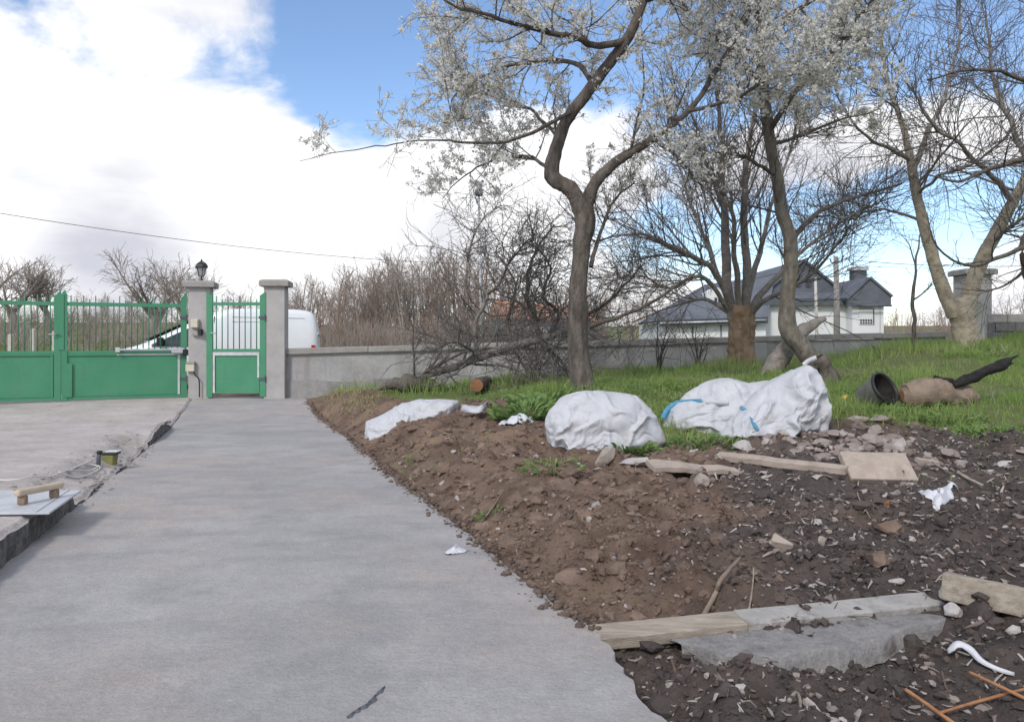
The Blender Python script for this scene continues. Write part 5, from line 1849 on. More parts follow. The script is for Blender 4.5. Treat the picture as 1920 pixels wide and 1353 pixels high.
bar_between('block', 'small tan block just right of the tilted slab', a_, b_, .08, .05, 'wood_tan', 'block', .1, warp=.004, seed=10)


def stick(name, label, pts, r0, r1, mat, cat='stick', lift=.01, n=22, rough=.2, sides=7):
    P = smooth_line(np.array([hit(px, py) + np.array([0, 0, lift + (e[0] if e else 0)]) for px, py, *e in pts]), n)
    r = np.linspace(r0, r1, n)
    V, Fq = tubes(P[None], r[None], sides)
    c = np.repeat(P, sides, 0)
    V = c + (V - c) * (1 + rough * fbm(V[:, 0] * 40, V[:, 1] * 40, V[:, 2] * 40, 2, len(label)))[:, None]
    o = link(name, new_mesh(name, V - P[0], [Fq, np.array([list(range(sides))[::-1], list(range((n - 1) * sides, n * sides))])]), MAT[mat])
    o.location = P[0]
    return tag(o, label, cat)


stick('stick', 'crooked brown stick standing against the formwork plank', [(1320, 1160), (1342, 1120), (1352, 1108, .03), (1388, 1076, .05)], .011, .008, 'logwood', lift=.015)
stick('stick', 'thin curled pale shoot above the plank', [(1404, 1150), (1408, 1132, .01), (1412, 1115, .04), (1413, 1098, .06)], .005, .003, 'plank', lift=.01)
stick('stick', 'pale straight stick in the chips right of the white plastic', [(1795, 893, .02), (1812, 905, .02), (1842, 920, .02)], .012, .009, 'plank')
stick('stick', 'thin root trailing below the tilted slab', [(1610, 905), (1608, 930), (1622, 958), (1632, 975)], .005, .003, 'plank')
stick('stick', 'long thin root behind the white plastic', [(1748, 874, .02), (1770, 888, .02), (1800, 903, .01)], .006, .003, 'plank')
stick('stick', 'dark flat twig in the middle of the black soil', [(1545, 1058), (1575, 1052), (1612, 1052)], .008, .004, 'logwood')
stick('stick', 'slim brown root lying on the brown bank', [(900, 985), (918, 962), (930, 945), (937, 932)], .006, .003, 'logwood')
stick('stick', 'thin dark twig lying on the grass edge at the right', [(1812, 835), (1840, 822, .02), (1868, 808, .06)], .01, .004, 'twig')
stick('rusty_rod', 'rusty reinforcing rod pointing up-left from the right edge', [(1818, 1288, .035), (1880, 1315, .03), (1960, 1352, .025)], .0055, .0055, 'rust', 'rod', .012, rough=.1)
stick('rusty_rod', 'rusty rod crossing under the other one', [(1762, 1351, .015), (1840, 1330, .022), (1960, 1300, .02)], .0050, .0050, 'rust', 'rod', .006, rough=.1)
stick('rusty_rod', 'short rusty rod leaving through the bottom edge', [(1698, 1316, .025), (1735, 1338, .02), (1790, 1375, .015)], .006, .006, 'rust', 'rod', .012, rough=.1)
stick('stick', 'small hooked pale root at the bottom edge', [(1480, 1320, .0), (1492, 1314, .015), (1500, 1325, .012), (1500, 1345)], .006, .004, 'plank')


def crumple(name, label, cat, px, py, lobes, mat, seed, height=.03, n=64, m=14, tilt=0.0):
    """Crumpled thin sheet: lobes = list of (angle deg, reach px)."""
    c = hit(px, py)
    s = c[1] / F
    g = np.random.default_rng(seed)
    ang = np.linspace(0, 2 * math.pi, n, endpoint=False)
    la = np.radians([a for a, r in lobes] + [lobes[0][0] + 360])
    lr = np.array([r for a, r in lobes] + [lobes[0][1]])
    reach = np.interp(ang, la, lr, period=2 * math.pi) * s
    V = [(0, 0, height)]
    for k in range(1, m + 1):
        r = k / m
        x = np.cos(ang) * reach * r
        zz = np.sin(ang) * reach * r      # picture-up direction
        rel = height * (1 - r) * .9 + .35 * height * fbm(x / s * .09, zz / s * .09, 0, 3, seed)
        yy = zz * 1.9
        zz_ = surf(c[0] + x, c[1] + yy) - c[2] + np.maximum(.004, rel + .004)
        V += list(zip(x, yy, zz_))
    ii = 1 + np.arange(n * m).reshape(m, n)
    jj = np.roll(ii, -1, 1)
    q = np.stack([ii[:-1], jj[:-1], jj[1:], ii[1:]], -1).reshape(-1, 4)
    tri = np.stack([np.zeros(n, int), ii[0], jj[0]], -1)
    o = link(name, new_mesh(name, np.array(V), [q, tri]), MAT[mat])
    o.location = c
    so = o.modifiers.new('solid', 'SOLIDIFY')
    so.thickness = .003
    return tag(o, label, cat)


crumple('plastic_scrap', 'crumpled white plastic scrap spread on the black soil', 'plastic scrap', 1760, 930,
        [(0, 42), (25, 44), (45, 18), (70, 26), (100, 34), (120, 16), (150, 22), (170, 32), (195, 14), (215, 42), (235, 20), (265, 34), (285, 30), (310, 14), (340, 20)], 'plastic_white', 3, .045)
crumple('paper_scrap', 'small crumpled white paper scrap on the concrete path', 'paper scrap', 854, 1036,
        [(0, 20), (15, 21), (60, 12), (90, 19), (120, 12), (180, 18), (200, 20), (270, 6), (330, 8)], 'plastic_white', 4, .03, 48, 10)
crumple('plastic_scrap', 'thin translucent plastic rag on the grass before the plump sack', 'plastic scrap', 972, 792,
        [(0, 30), (25, 38), (45, 25), (90, 10), (150, 16), (180, 38), (210, 20), (270, 6), (330, 12)], 'plastic_white', 5, .09)
crumple('plastic_scrap', 'pale plastic flap lying right of the plump sack', 'plastic scrap', 1240, 826,
        [(0, 28), (30, 12), (90, 8), (150, 14), (180, 22), (270, 6), (330, 20)], 'bag', 6, .05)
# bent white strip
P = smooth_line(np.array([hit(px, py) + np.array([0, 0, e]) for px, py, e in ((1776, 1236, .025), (1795, 1229, .04), (1818, 1234, .03), (1840, 1252, .02), (1868, 1264, .015), (1902, 1272, .01))]), 26)
T_ = unit(np.gradient(P, axis=0))
sd_ = unit(np.cross(T_, np.array([0, 0, 1.0])))
wd = np.interp(np.linspace(0, 1, 26), [0, .12, .3, .5, .9, 1], [.010, .026, .022, .013, .010, .004])
rows = [P + sd_ * wd[:, None] * a + np.array([0, 0, b]) for a, b in ((-1, -.004), (-.5, .008), (.4, .010), (1, -.002))]
V = np.stack(rows, 1)
ii = np.arange(26 * 4).reshape(26, 4)
o = link('plastic_strip', new_mesh('plastic_strip', V.reshape(-1, 3) - P[0], np.stack([ii[:-1, :-1], ii[:-1, 1:], ii[1:, 1:], ii[1:, :-1]], -1).reshape(-1, 4)), MAT['plastic_white'])
o.location = P[0]
so = o.modifiers.new('solid', 'SOLIDIFY')
so.thickness = .004
tag(o, 'bent white plastic strip like a long spoon on black soil', 'plastic strip')
# dark strips laid on the path to stand for a crack
for pts, wpx, lab, sd in (([(652, 1346), (672, 1332), (690, 1322), (706, 1312)], .024, 'dark strip for a crack near the bottom edge of the path', 1), ([(690, 1320), (700, 1310), (712, 1298), (722, 1289)], .015, 'thin dark upper strip for the crack in the path', 2)):
    P = smooth_line(np.array([hit(px, py) + np.array([0, 0, .004]) for px, py in pts]), 30)
    T_ = unit(np.gradient(P, axis=0))
    sd_ = unit(np.cross(T_, np.array([0, 0, 1.0])))
    wd = wpx * np.abs(fbm(np.linspace(0, 4, 30), sd, 0, 3, sd + 80)) * np.sin(np.linspace(.1, 3.05, 30)) + .001
    V = np.stack([P - sd_ * wd[:, None] - np.array([0, 0, .006]), P + np.array([0, 0, .004]), P + sd_ * wd[:, None] - np.array([0, 0, .006])], 1)
    ii = np.arange(90).reshape(30, 3)
    o = link('crack_strip', new_mesh('crack_strip', V.reshape(-1, 3) - P[0], np.stack([ii[:-1, :-1], ii[:-1, 1:], ii[1:, 1:], ii[1:, :-1]], -1).reshape(-1, 4)), MAT['slate_dark'])
    o.location = P[0]
    tag(o, lab, 'mud smear')

# ------------------------------------------------------------------ logs and the bucket in the grass
def log(name, label, rows, d, mat, endmat=None, rough=.2, sides=20, n=40, cat='log', seed=1, cap=True):
    P, r = limb(rows, d, n)
    V, Fq = tubes(P[None], r[None], sides)
    c = np.repeat(P, sides, 0)
    V = c + (V - c) * (1 + rough * fbm(V[:, 0] * 7, V[:, 1] * 7, V[:, 2] * 7, 5, seed, .6))[:, None]
    root = thing(name, label, cat, P[0])
    link('trunk_body', new_mesh(name, V - P[0], Fq), MAT[mat], root)
    for k, nm in ((0, 'cut_end'), (n - 1, 'cut_end')):
        ring = V[k * sides:(k + 1) * sides] - P[0]
        cc = ring.mean(0)
        VV = np.vstack([[cc], cc + (ring - cc) * .5 + unit(P[0] - P[1] if k == 0 else P[-1] - P[-2]) * .006, ring])
        f = [(0, 1 + i, 1 + (i + 1) % sides) for i in range(sides)]
        f4 = [(1 + i, 1 + sides + i, 1 + sides + (i + 1) % sides, 1 + (i + 1) % sides) for i in range(sides)]
        link(nm, new_mesh(nm, VV, [np.array(f), np.array(f4)]), MAT[endmat or mat], root)
    return root, P


lg, _ = log('log', 'fat grey-brown log lying in the grass under a charred branch', [(1690, 742, .06), (1698, 742, .115), (1712, 738, .14), (1735, 735, .155), (1765, 736, .15), (1795, 740, .12), (1818, 744, .09), (1832, 746, .05)], 7.7, 'logwood', 'log_orange', .22, 24, 50, seed=4)
ln, _ = log('charred_branch', 'charred black branch slanting up from the log', [(1788, 722, .035), (1805, 714, .05), (1840, 700, .05), (1870, 688, .048), (1888, 678, .036), (1897, 672, .016), (1908, 666, .008)], 7.6, 'char', 'char', .3, 10, 40, 'branch', 6)
cb = MB()
P, r = limb([(1875, 688, .02), (1890, 684, .014), (1900, 680, .006)], 7.58, 12)
V, Fq = tubes((P - np.array(ln.location))[None], r[None], 7)
link('splinter', new_mesh('splinter', V, Fq), MAT['char'], ln)
log('charred_wood', 'short charred piece lying on the back of the log', [(1752, 706, .02), (1765, 712, .035), (1785, 718, .04), (1800, 722, .025)], 7.75, 'char', 'char', .3, 10, 20, 'charred wood', 7)

# bucket tipped over
bp_ = hit(1625, 762)
bk = thing('bucket', 'grey bucket tipped over in the grass, black inside, left of the log', 'bucket', bp_ - np.array([0, 0, .05]))
ax = unit(np.array([.42, -.72, .45]))
M = Matrix.Translation((.0, .05, .12)) @ Vector(ax).to_track_quat('Z', 'Y').to_matrix().to_4x4()


def turned(prof, M, sides=28):
    b = MB().lathe(prof, sides=sides, caps=False)
    V = np.vstack(b.V)
    V = (np.array(M.to_3x3()) @ V.T).T + np.array(M.translation)
    b.V = [V]
    return b


turned([(.001, 0), (.125, 0), (.13, .01), (.165, .26)], M).build('shell', MAT['bucket_shell'], bk, True)
turned([(.165, .245), (.176, .25), (.176, .275), (.160, .276), (.155, .25)], M).build('rim', MAT['dark'], bk, True)
turned([(.001, .10), (.138, .10), (.158, .262)], M).build('lining', MAT['char'], bk, True)
hd = [Vector((.165 * math.cos(a), .165 * math.sin(a), .25 + .06 * math.sin((a - math.pi) * 1))) for a in np.linspace(math.pi, 2 * math.pi, 14)]
MB().tube([tuple(M @ v) for v in hd], .005, 6).build('handle', MAT['dark'], bk, True)

o = stone('yellow_scrap', 'small bright yellow plastic scrap in the grass left of the bucket', 1585, 752, 15, 13, 'yellow', 51, .05, 'plastic scrap', angular=.2, sub=2)
o.location.z += .02

# orange log end by the fallen tree, root mass, dead leaning log, dark stump
log('log', 'sawn log with an orange end face under the fallen tree', [(893, 722, .095), (896, 721, .105, .2), (903, 719, .105, .6), (912, 716, .10, 1.0)], 11.4, 'bark_dark', 'log_orange', .12, 18, 24, seed=9)
log('root_mass', 'dark earthy root lump at the left end of the fallen tree', [(708, 730, .02), (722, 726, .07), (745, 720, .11), (775, 716, .12), (805, 720, .09), (825, 726, .04)], 12.5, 'bark_dark', None, .45, 18, 34, 'roots', 10)
log('dead_log', 'pale splintered dead log leaning against the mossy plum foot', [(1438, 715, .15), (1452, 690, .14), (1475, 655, .125), (1500, 625, .10), (1525, 606, .07), (1548, 596, .03)], 10.6, 'bark_grey', None, .25, 14, 34, 'log', 11)
log('stump', 'dark rotten stump behind the top of the propped sack', [(1558, 745, .13), (1556, 720, .12), (1548, 695, .11), (1540, 675, .09), (1536, 668, .05)], 9.7, 'bark_dark', 'char', .35, 16, 26, 'stump', 12)
# burnt scraps under the strapped sack
stone('burnt_scrap', 'burnt black scrap in front of the two right sacks', 1435, 822, 44, 20, 'char', 52, .16, 'scrap', sub=3, angular=.6)
stone('rusty_scrap', 'orange-brown rusty scrap beside the burnt black scrap', 1398, 822, 40, 18, 'log_orange', 53, .16, 'scrap', rot=.3, angular=.6)
stone('yellow_scrap', 'flat yellowish scrap just right of the burnt scrap', 1470, 815, 30, 8, 'yellow_dull' if 'yellow_dull' in MAT else 'wood_tan', 54, .1, 'scrap', rot=-.15)

# ------------------------------------------------------------------ things on the old yard
zt_ = surf(-2.75, 4.4) + .012
C1, C2 = np.array([-2.66, 4.74, zt_]), np.array([-2.47, 4.10, zt_ + .004])
fp = thing('plastering_float', 'white plasterer\'s float with wooden handle on the broken slab edge', 'float', C2)
lft = np.array([-.62, -.02, .0])
MB().prism([C1 - C2, C1 + lft - C2, lft, np.zeros(3)], (0, 0, .012)).build('plate', MAT['float_plate'], fp, bevel=.003)
MB().prism([C1 - C2 + (-.07, .0, .0125), C1 - C2 + (-.09, 0, .0125), np.array((-.09, 0, .0125)), np.array((-.07, 0, .0125))], (0, 0, .004)).build('rib', MAT['float_plate'], fp)
h0, h1_ = np.array([-.27, .20, .0]), np.array([-.20, .38, .0])
hnd = None
for k, p in enumerate((h0, h1_)):
    MB().box(p[0] - .022, p[0] + .022, p[1] - .02, p[1] + .02, .0125, .062).build('handle_foot', MAT['wood_brown'], fp, bevel=.008)
bar_between('grip', None, C2 + h0 + (-.012, -.04, .10), C2 + h1_ + (.015, .05, .10), .045, .038, 'wood_handle', 'grip', parent=fp, bevel=.012).location = h0 + np.array((-.012, -.04, .10))

ca = [(-60, 902), (20, 906), (60, 904), (95, 896), (125, 888), (150, 890), (172, 884), (186, 876), (178, 868), (150, 876), (120, 890), (112, 894), (140, 898), (165, 895), (188, 884), (160, 872), (140, 882)]
P = smooth_line(np.array([hit(a, b) + np.array([0, 0, .012 + .012 * (k % 3)]) for k, (a, b) in enumerate(ca)]), 120)
o = MB().tube(P - P[0], .0055, 6).build('cable', MAT['cable'], None, True)
o.location = P[0]
tag(o, 'thin pale cable looped on the old yard by the path', 'cable')
p = hit(184, 876)
cf = thing('pipe_stub', 'short dark pipe stub standing beside the looped cable', 'pipe', p)
MB().tube([(0, 0, -.03), (.004, 0, .08), (.012, 0, .13)], .018, 10).build('pipe', MAT['slate_dark'], cf, True)
MB().lathe([(.024, .12), (.024, .14), (.014, .145)], (.012, 0, 0), 10).build('collar', MAT['dark'], cf, True)
p = hit(206, 868)
cf = thing('valve_box', 'small olive plastic fitting with white lid beside the dark pipe stub', 'fitting', p)
MB().box(-.045, .045, -.04, .04, -.03, .08, taper=-.25).build('housing', MAT['olive'], cf, bevel=.01)
MB().box(-.06, .075, -.055, .055, .081, .10).build('rim', MAT['dark'], cf, bevel=.006)
MB().box(-.03, .08, -.03, .05, .101, .112).build('lid', MAT['plastic_white'], cf, bevel=.004)
stone('stone', 'white scrap of rubble left of the plasterer\'s float', 22, 921, 10, 5, 'stone_white', 61, .05)

# ------------------------------------------------------------------ ground cover: loose soil, gravel, grass, weeds
def scatter_lumps(name, label, mat, n, region, size, flat, accept, seed, sub=1, tint=None, sink=.25, jit=.35, smooth=False):
    g = np.random.default_rng(seed)
    x = g.uniform(region[0], region[1], n)
    y = g.uniform(region[2], region[3], n)
    ok = g.uniform(0, 1, n) < accept(x, y)
    x, y = x[ok], y[ok]
    k = len(x)
    z = gz(x, y)
    V, Fc = ico(sub)
    r = size[0] * (size[1] / size[0]) ** (g.uniform(0, 1, k) ** size[2])
    S = r[:, None] * np.stack([g.uniform(.7, 1.3, k), g.uniform(.7, 1.3, k), flat * g.uniform(.7, 1.3, k)], 1)
    rad = 1 + jit * g.normal(size=(k, len(V), 1)).clip(-1.4, 1.4)
    Q = V[None] * rad * S[:, None]
    a = g.uniform(0, 6.28, k)
    b = g.normal(0, .45, k)
    ca, sa, cb_, sb_ = np.cos(a)[:, None], np.sin(a)[:, None], np.cos(b)[:, None], np.sin(b)[:, None]
    X, Y, Z = Q[..., 0], Q[..., 1], Q[..., 2]
    Y, Z = Y * cb_ - Z * sb_, Y * sb_ + Z * cb_
    X, Y = X * ca - Y * sa, X * sa + Y * ca
    P = np.stack([X + x[:, None], Y + y[:, None], Z + (z + r * flat * (1 - 2 * sink) * .5)[:, None]], -1)
    Fx = (Fc[None] + (np.arange(k) * len(V))[:, None, None]).reshape(-1, 3)
    tn = tint(x, y, g) if tint else g.uniform(0, 1, k)
    o = link(name, new_mesh(name, P.reshape(-1, 3), Fx, smooth, np.repeat(tn, len(V))), MAT[mat])
    return tag(o, label, 'soil' if mat == 'clod' else 'gravel', kind='stuff')


def soil_here(x, y):
    e = x - path_right(y)
    return (1 - grassy(x, y)) * (e > .06) * (y > 1.6)


def hum(x, y, g):
    return np.clip(dark_soil(x, y) + g.normal(0, .18, len(x)), 0, 1)


scatter_lumps('soil_clods', 'loose crumbs and clods of dug soil', 'clod', 21000, (-.4, 3.4, 1.7, 4.6), (.004, .020, 2.8), .75, soil_here, 401, 1, hum, .3, .34, False)
scatter_lumps('soil_clods', 'larger clods of dug soil up the bank', 'clod', 16000, (-3.6, 5.2, 3.2, 14), (.007, .036, 2.8), .7, soil_here, 402, 1, hum, .3, .34, False)
scatter_lumps('soil_clods', 'big rounded clods of dug soil', 'clod', 420, (-2.2, 4.2, 2.2, 8), (.02, .06, 2.2), .7, soil_here, 403, 2, hum, .35, .16, False)
scatter_lumps('gravel_bits', 'pale gravel bits and chips mixed into the near soil', 'bit', 5200, (-.2, 3.4, 1.7, 4.6), (.003, .016, 2.2), .5, lambda x, y: soil_here(x, y) * np.clip(.25 + dark_soil(x, y), 0, 1), 404, 1, lambda x, y, g: g.uniform(0, 1, len(x)), .2)
scatter_lumps('gravel_bits', 'pale stone and wood chips farther up the soil', 'bit', 2600, (-2.5, 5, 4.2, 8), (.01, .04, 2.2), .45, lambda x, y: soil_here(x, y) * np.clip(.2 + dark_soil(x, y), 0, 1), 405, 1, lambda x, y, g: g.uniform(0, 1, len(x)), .2)
scatter_lumps('rubble_heap', 'heap of broken tan rubble between the slab and the grass', 'bit', 900, (1.9, 4.0, 5.3, 6.9), (.02, .07, 1.6), .55, lambda x, y: np.exp(-((x - 2.75) / .55) ** 2 - ((y - 6.1) / .5) ** 2) * .9, 406, 2, lambda x, y, g: g.uniform(.2, 1, len(x)), .2, .16)


def yard_rubble(x, y):
    s = path_left(y) - x
    return sstep(4.6, 5.0, y) * sstep(9.4, 8.4, y) * sstep(.55, .2, s) * (s > -.12)


def lumps_on(name, label, n, seed):
    g = np.random.default_rng(seed)
    y = g.uniform(4.6, 9.4, n)
    s = g.uniform(-.12, .55, n)
    x = path_left(y) - s
    ok = g.uniform(0, 1, n) < yard_rubble(x, y)
    x, y = x[ok], y[ok]
    z = surf(x, y)
    V, Fc = ico(1)
    k = len(x)
    r = .005 * (4.5 ** (g.uniform(0, 1, k) ** 2.4))
    P = V[None] * (1 + .3 * g.normal(size=(k, len(V), 1)).clip(-1.3, 1.3)) * (r[:, None] * np.array([1, 1, .6]))[:, None] + np.stack([x, y, z], 1)[:, None]
    o = link(name, new_mesh(name, P.reshape(-1, 3), (Fc[None] + (np.arange(k) * len(V))[:, None, None]).reshape(-1, 3), False, np.repeat(g.uniform(0, .6, k), len(V))), MAT['bit'])
    tag(o, label, 'gravel', kind='stuff')


lumps_on('gravel_bits', 'crumbled concrete along the broken yard edge', 700, 407)


def blades(name, label, n, region, accept, h, wd, seed, mat='grass', lean=.5, tintf=None):
    g = np.random.default_rng(seed)
    x = g.uniform(region[0], region[1], n)
    y = g.uniform(region[2], region[3], n)
    ok = g.uniform(0, 1, n) < accept(x, y)
    x, y = x[ok], y[ok]
    k = len(x)
    z = gz(x, y) - .01
    clump = .45 + .9 * (fbm(x * 2.1, y * 2.1, 0, 4, seed) * .8 + .5).clip(0, 1.6)
    H = h * g.uniform(.45, 1.3, k) * clump
    a = g.uniform(0, 6.28, k)
    dirx_, diry_ = np.cos(a), np.sin(a)
    ln = lean * g.uniform(.2, 1.2, k) * H
    b = g.uniform(0, 6.28, k)
    wx, wy = np.cos(b) * wd * g.uniform(.6, 1.3, k), np.sin(b) * wd * g.uniform(.6, 1.3, k)
    p0 = np.stack([x, y, z], 1)
    wv = np.stack([wx, wy, 0 * wx], 1)
    m_ = p0 + np.stack([dirx_ * ln * .35, diry_ * ln * .35, H * .6], 1)
    t_ = p0 + np.stack([dirx_ * ln, diry_ * ln, H], 1)
    V = np.stack([p0 - wv, p0 + wv, m_ + wv * .7, m_ - wv * .7, t_], 1).reshape(-1, 3)
    i0 = np.arange(k)[:, None] * 5
    q = i0 + np.array([[0, 1, 2, 3]])
    t = i0 + np.array([[3, 2, 4]])
    tn = np.clip(.3 + .5 * fbm(x * .8, y * .8, 0, 3, seed + 9) + g.normal(0, .2, k), 0, 1) if tintf is None else tintf(x, y, g)
    o = link(name, new_mesh(name, V, [q, t], True, np.repeat(tn, 5)), MAT[mat])
    return tag(o, label, 'grass', kind='stuff')


def turf_here(x, y):
    inside = y < wall_y(x) - .1
    patch = .12 + .88 * sstep(-.45, .45, fbm(x * 1.3, y * 1.3, 0, 4, 77))
    px = 960 + F * x / y
    left = sstep(640, 1050, px) * .85 + .15
    return grassy(x, y) * inside * patch * left


blades('grass', 'bright spring grass on the slope', 120000, (-3.5, 9.5, 5.8, 12), turf_here, .10, .0040, 501)
blades('grass', 'spring grass farther up before the wall', 60000, (-4.5, 12, 12, 18.4), turf_here, .18, .0065, 502)
blades('grass', 'sparse seedlings pushing through the dug soil', 5000, (-3.5, 4.5, 3.4, 8), lambda x, y: soil_here(x, y) * sstep(.25, .6, fbm(x * 1.4, y * 1.4, 0, 3, 88)), .05, .004, 503)
blades('dry_grass', 'straw-coloured dry grass at the far end of the bank', 3500, (-5, -2, 10.5, 15.2), lambda x, y: sstep(.15, .5, x - path_right(y)) * sstep(1.8, .6, x - path_right(y)) * (y < wall_y(x) - .1), .08, .005, 504, 'grass', .8, lambda x, y, g: np.ones(len(x)))


def weed(label, px, py, n, size, spread, seed):
    p = hit(px, py)
    g = np.random.default_rng(seed)
    root = thing('weed', label, 'weed', p)
    r = spread * np.sqrt(g.uniform(0, 1, n))
    a = g.uniform(0, 6.28, n)
    c = np.stack([r * np.cos(a), r * np.sin(a) * .7, np.zeros(n)], 1)
    c[:, 2] = surf(p[0] + c[:, 0], p[1] + c[:, 1]) - p[2]
    out = unit(np.stack([np.cos(a) + g.normal(0, .6, n), np.sin(a) + g.normal(0, .6, n), g.uniform(.3, 1.8, n)], 1))
    L_ = size * g.uniform(.25, 1.05, n)[:, None]
    sd = unit(np.cross(out, g.normal(size=(n, 3)) * .4 + np.array([0, 0, 1.0])))
    m1 = c + out * L_ * .5
    t1 = c + out * L_ * .9 + np.stack([np.cos(a), np.sin(a), -.3 * np.ones(n)], 1) * L_ * .35
    w_ = L_ * .12
    mid2 = (m1 + t1) / 2 + out * L_ * .1
    V = np.stack([c - sd * w_ * .25, c + sd * w_ * .25, m1 + sd * w_, mid2 + sd * w_ * .8, t1, mid2 - sd * w_ * .8, m1 - sd * w_], 1).reshape(-1, 3)
    i0 = np.arange(n)[:, None] * 7
    o = link('leaves', new_mesh('leaves', V, [i0 + np.array([[0, 1, 2, 6]]), i0 + np.array([[6, 2, 3, 5]]), i0 + np.array([[5, 3, 4]])], True), MAT['leaf'], root)
    o['kind'] = 'stuff'


weed('lush green weed clump right of the flattened sack', 985, 782, 700, .17, .34, 1)
weed('tall bright weed clump behind the plastic rag', 1020, 762, 700, .22, .32, 2)
weed('green weed tuft growing against the front of the plump sack', 1188, 846, 260, .12, .17, 3)
weed('low weed patch on the brown bank left of the pale stones', 1030, 880, 200, .07, .24, 4)
weed('grassy weed strip between the plump sack and the strapped sack', 1310, 832, 380, .10, .34, 5)
weed('small weed tuft on the bank near the path bend', 925, 965, 60, .06, .10, 6)
weed('leafy weed tuft in front of the tipped bucket', 1660, 772, 200, .10, .22, 7)
weed('leafy weed tuft at the grass corner on the right', 1860, 812, 260, .09, .35, 8)
weed('weed tuft before the log end', 1780, 790, 220, .09, .3, 9)


def litter(name, label, n, region, accept, length, width, mat, seed, cat):
    """Flat slivers: wood chips, root ends and dead leaves lying at all angles."""
    g = np.random.default_rng(seed)
    x = g.uniform(region[0], region[1], n)
    y = g.uniform(region[2], region[3], n)
    ok = g.uniform(0, 1, n) < accept(x, y)
    x, y = x[ok], y[ok]
    k = len(x)
    c = np.stack([x, y, gz(x, y) + g.uniform(.002, .022, k)], 1)
    a = unit(np.stack([g.normal(size=k), g.normal(size=k), g.normal(size=k) * .35], 1))
    b = unit(np.cross(a, unit(g.normal(size=(k, 3)) * .6 + np.array([0, 0, 1.0]))))
    nrm = np.cross(a, b)
    L_ = length * g.uniform(.25, 1.2, k)[:, None]
    w_ = width * g.uniform(.4, 1.3, k)[:, None]
    h_ = w_ * .35
    ring = lambda p, s: [p - b * w_ * s, p + nrm * h_ * s, p + b * w_ * s, p - nrm * h_ * s]
    bend = nrm * L_ * g.normal(0, .18, k)[:, None]
    V = np.stack(ring(c - a * L_ / 2, .6) + ring(c + bend, 1.0) + ring(c + a * L_ / 2, .35), 1)
    i0 = (np.arange(k) * 12)[:, None]
    fs = []
    for r_ in (0, 4):
        for j in range(4):
            fs.append(i0 + np.array([[r_ + j, r_ + (j + 1) % 4, r_ + 4 + (j + 1) % 4, r_ + 4 + j]]))
    o = link(name, new_mesh(name, V.reshape(-1, 3), np.concatenate(fs), False, np.repeat(g.uniform(0, 1, k), 12)), MAT[mat])
    tag(o, label, cat, kind='stuff')


litter('wood_litter', 'splinters, root ends and bark scraps strewn over the dark soil', 2600, (0, 4.5, 1.8, 6.8), lambda x, y: soil_here(x, y) * np.clip(.15 + dark_soil(x, y), 0, 1), .06, .006, 'bit', 421, 'litter')
litter('dead_leaves', 'dead leaves and flat flakes on the dug soil', 1500, (-.4, 4.2, 1.8, 6.5), lambda x, y: soil_here(x, y) * np.clip(.2 + dark_soil(x, y), 0, 1), .035, .014, 'bit', 422, 'litter')
litter('root_scraps', 'dark root ends mixed into the soil', 1200, (-2, 4.2, 1.8, 9), soil_here, .10, .005, 'clod', 423, 'litter')


def herbs(name, label, n, region, accept, size, seed):
    """Low broad-leaved herbs that cannot be counted."""
    g = np.random.default_rng(seed)
    x = g.uniform(region[0], region[1], n)
    y = g.uniform(region[2], region[3], n)
    ok = g.uniform(0, 1, n) < accept(x, y)
    x, y = x[ok], y[ok]
    k = len(x)
    c = np.stack([x, y, gz(x, y) + g.uniform(.0, .07, k)], 1)
    a = unit(np.stack([g.normal(size=k), g.normal(size=k), g.uniform(-.1, .8, k)], 1))
    b = unit(np.cross(a, np.array([0, 0, 1.0]) + g.normal(size=(k, 3)) * .3))
    L_ = size * g.uniform(.4, 1.3, k)[:, None]
    V = np.stack([c, c + a * L_ * .5 + b * L_ * .3, c + a * L_ - np.array([0, 0, .2]) * L_, c + a * L_ * .5 - b * L_ * .3], 1)
    o = link(name, new_mesh(name, V.reshape(-1, 3), np.arange(k * 4).reshape(-1, 4), False), MAT['leaf'])
    tag(o, label, 'herbs', kind='stuff')


herbs('low_herbs', 'low leafy herbs matted among the grass', 60000, (-2.5, 9, 5.8, 13), lambda x, y: turf_here(x, y) * sstep(-.1, .5, fbm(x * 1.1, y * 1.1, 0, 3, 131)), .05, 505)

blades('dry_grass', 'dead straw left standing among the spring grass', 9000, (-3, 9.5, 6, 16), lambda x, y: turf_here(x, y) * sstep(-.2, .6, fbm(x * 1.5, y * 1.5, 0, 3, 151)), .12, .003, 506, 'bit', 1.2, lambda x, y, g: g.uniform(0, .4, len(x)))


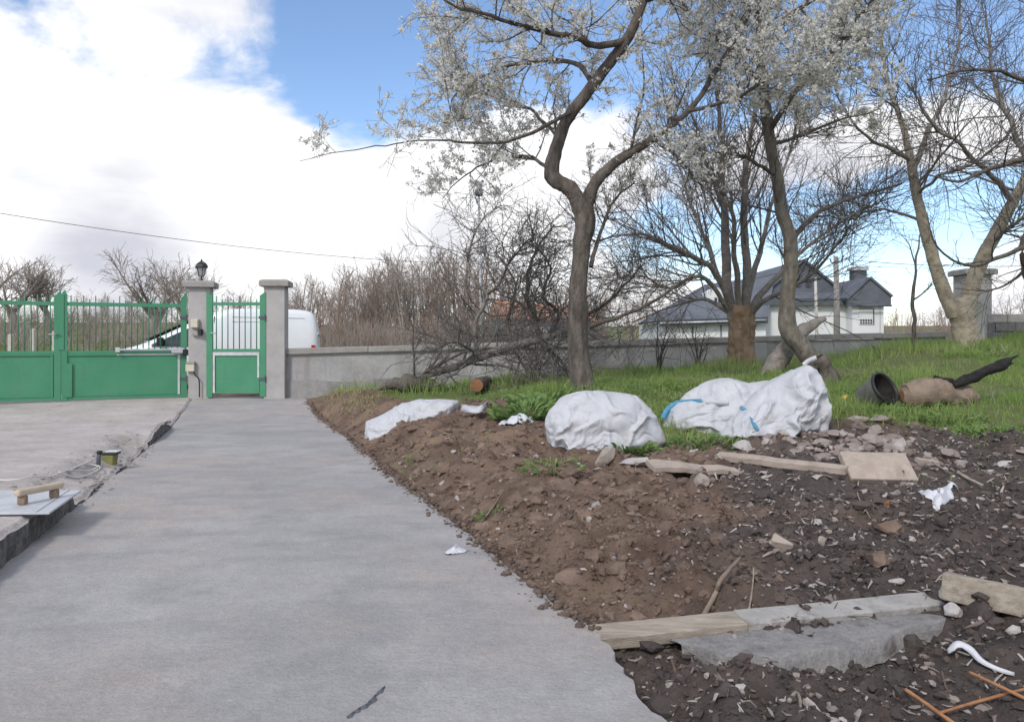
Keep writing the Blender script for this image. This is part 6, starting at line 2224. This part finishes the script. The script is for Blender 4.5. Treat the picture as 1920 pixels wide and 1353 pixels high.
def big_clods(n, seed):
    """Rough lumps of heaped earth along the bank."""
    g = np.random.default_rng(seed)
    V, Fc = ico(2)
    Vs, Fs, Ts = [], [], []
    k = 0
    while k < n:
        y = g.uniform(2.9, 9.5)
        x = path_right(y) + .12 + g.uniform(0, 1) ** 1.4 * 2.6
        if g.uniform() > float(soil_here(x, y)):
            continue
        r = .016 * 3.6 ** (g.uniform(0, 1) ** 1.8) * (1 if y > 4 else .8)
        o_ = g.uniform(0, 60, 3)
        Q = V * (1 + .42 * fbm(V[:, 0] * 1.7 + o_[0], V[:, 1] * 1.7 + o_[1], V[:, 2] * 1.7 + o_[2], 4, seed, .75))[:, None] * np.array([1.25, 1, .75]) * r
        a = g.uniform(0, 6.28)
        Q = np.stack([Q[:, 0] * math.cos(a) - Q[:, 1] * math.sin(a) + x, Q[:, 0] * math.sin(a) + Q[:, 1] * math.cos(a) + y, Q[:, 2] + float(gz(x, y)) - r * .1], 1)
        Vs.append(Q)
        Fs.append(Fc + k * len(V))
        Ts.append(np.full(len(V), float(np.clip(dark_soil(x, y) + g.normal(0, .15), 0, 1))))
        k += 1
    o = link('earth_lumps', new_mesh('earth_lumps', np.vstack(Vs), np.vstack(Fs), False, np.concatenate(Ts)), MAT['clod'])
    tag(o, 'rough lumps of heaped earth along the bank', 'soil', kind='stuff')


big_clods(700, 431)


def spilled(name, label, n, seed):
    """Crumbs of soil trodden on to the rim of the path."""
    g = np.random.default_rng(seed)
    y = g.uniform(2.75, 14.5, n)
    e = -np.abs(g.normal(0, .055, n)) + .04
    x = path_right(y) + e
    ok = g.uniform(0, 1, n) < .35 + .65 * sstep(-.3, .4, fbm(y * 2.2, 3, 0, 3, seed))
    x, y = x[ok], y[ok]
    k = len(x)
    V, Fc = ico(1)
    r = .003 * (5 ** (g.uniform(0, 1, k) ** 2.2)) * (1 + .06 * y)
    z = path_z(y) + r * .2
    P = V[None] * (1 + .3 * g.normal(size=(k, len(V), 1)).clip(-1.3, 1.3)) * (r[:, None] * np.array([1.2, 1.2, .7]))[:, None] + np.stack([x, y, z], 1)[:, None]
    o = link(name, new_mesh(name, P.reshape(-1, 3), (Fc[None] + (np.arange(k) * len(V))[:, None, None]).reshape(-1, 3), True, np.repeat(g.uniform(0, .7, k), len(V))), MAT['clod'])
    tag(o, label, 'soil', kind='stuff')


spilled('soil_crumbs', 'soil crumbs spilled along the right rim of the path', 3600, 441)
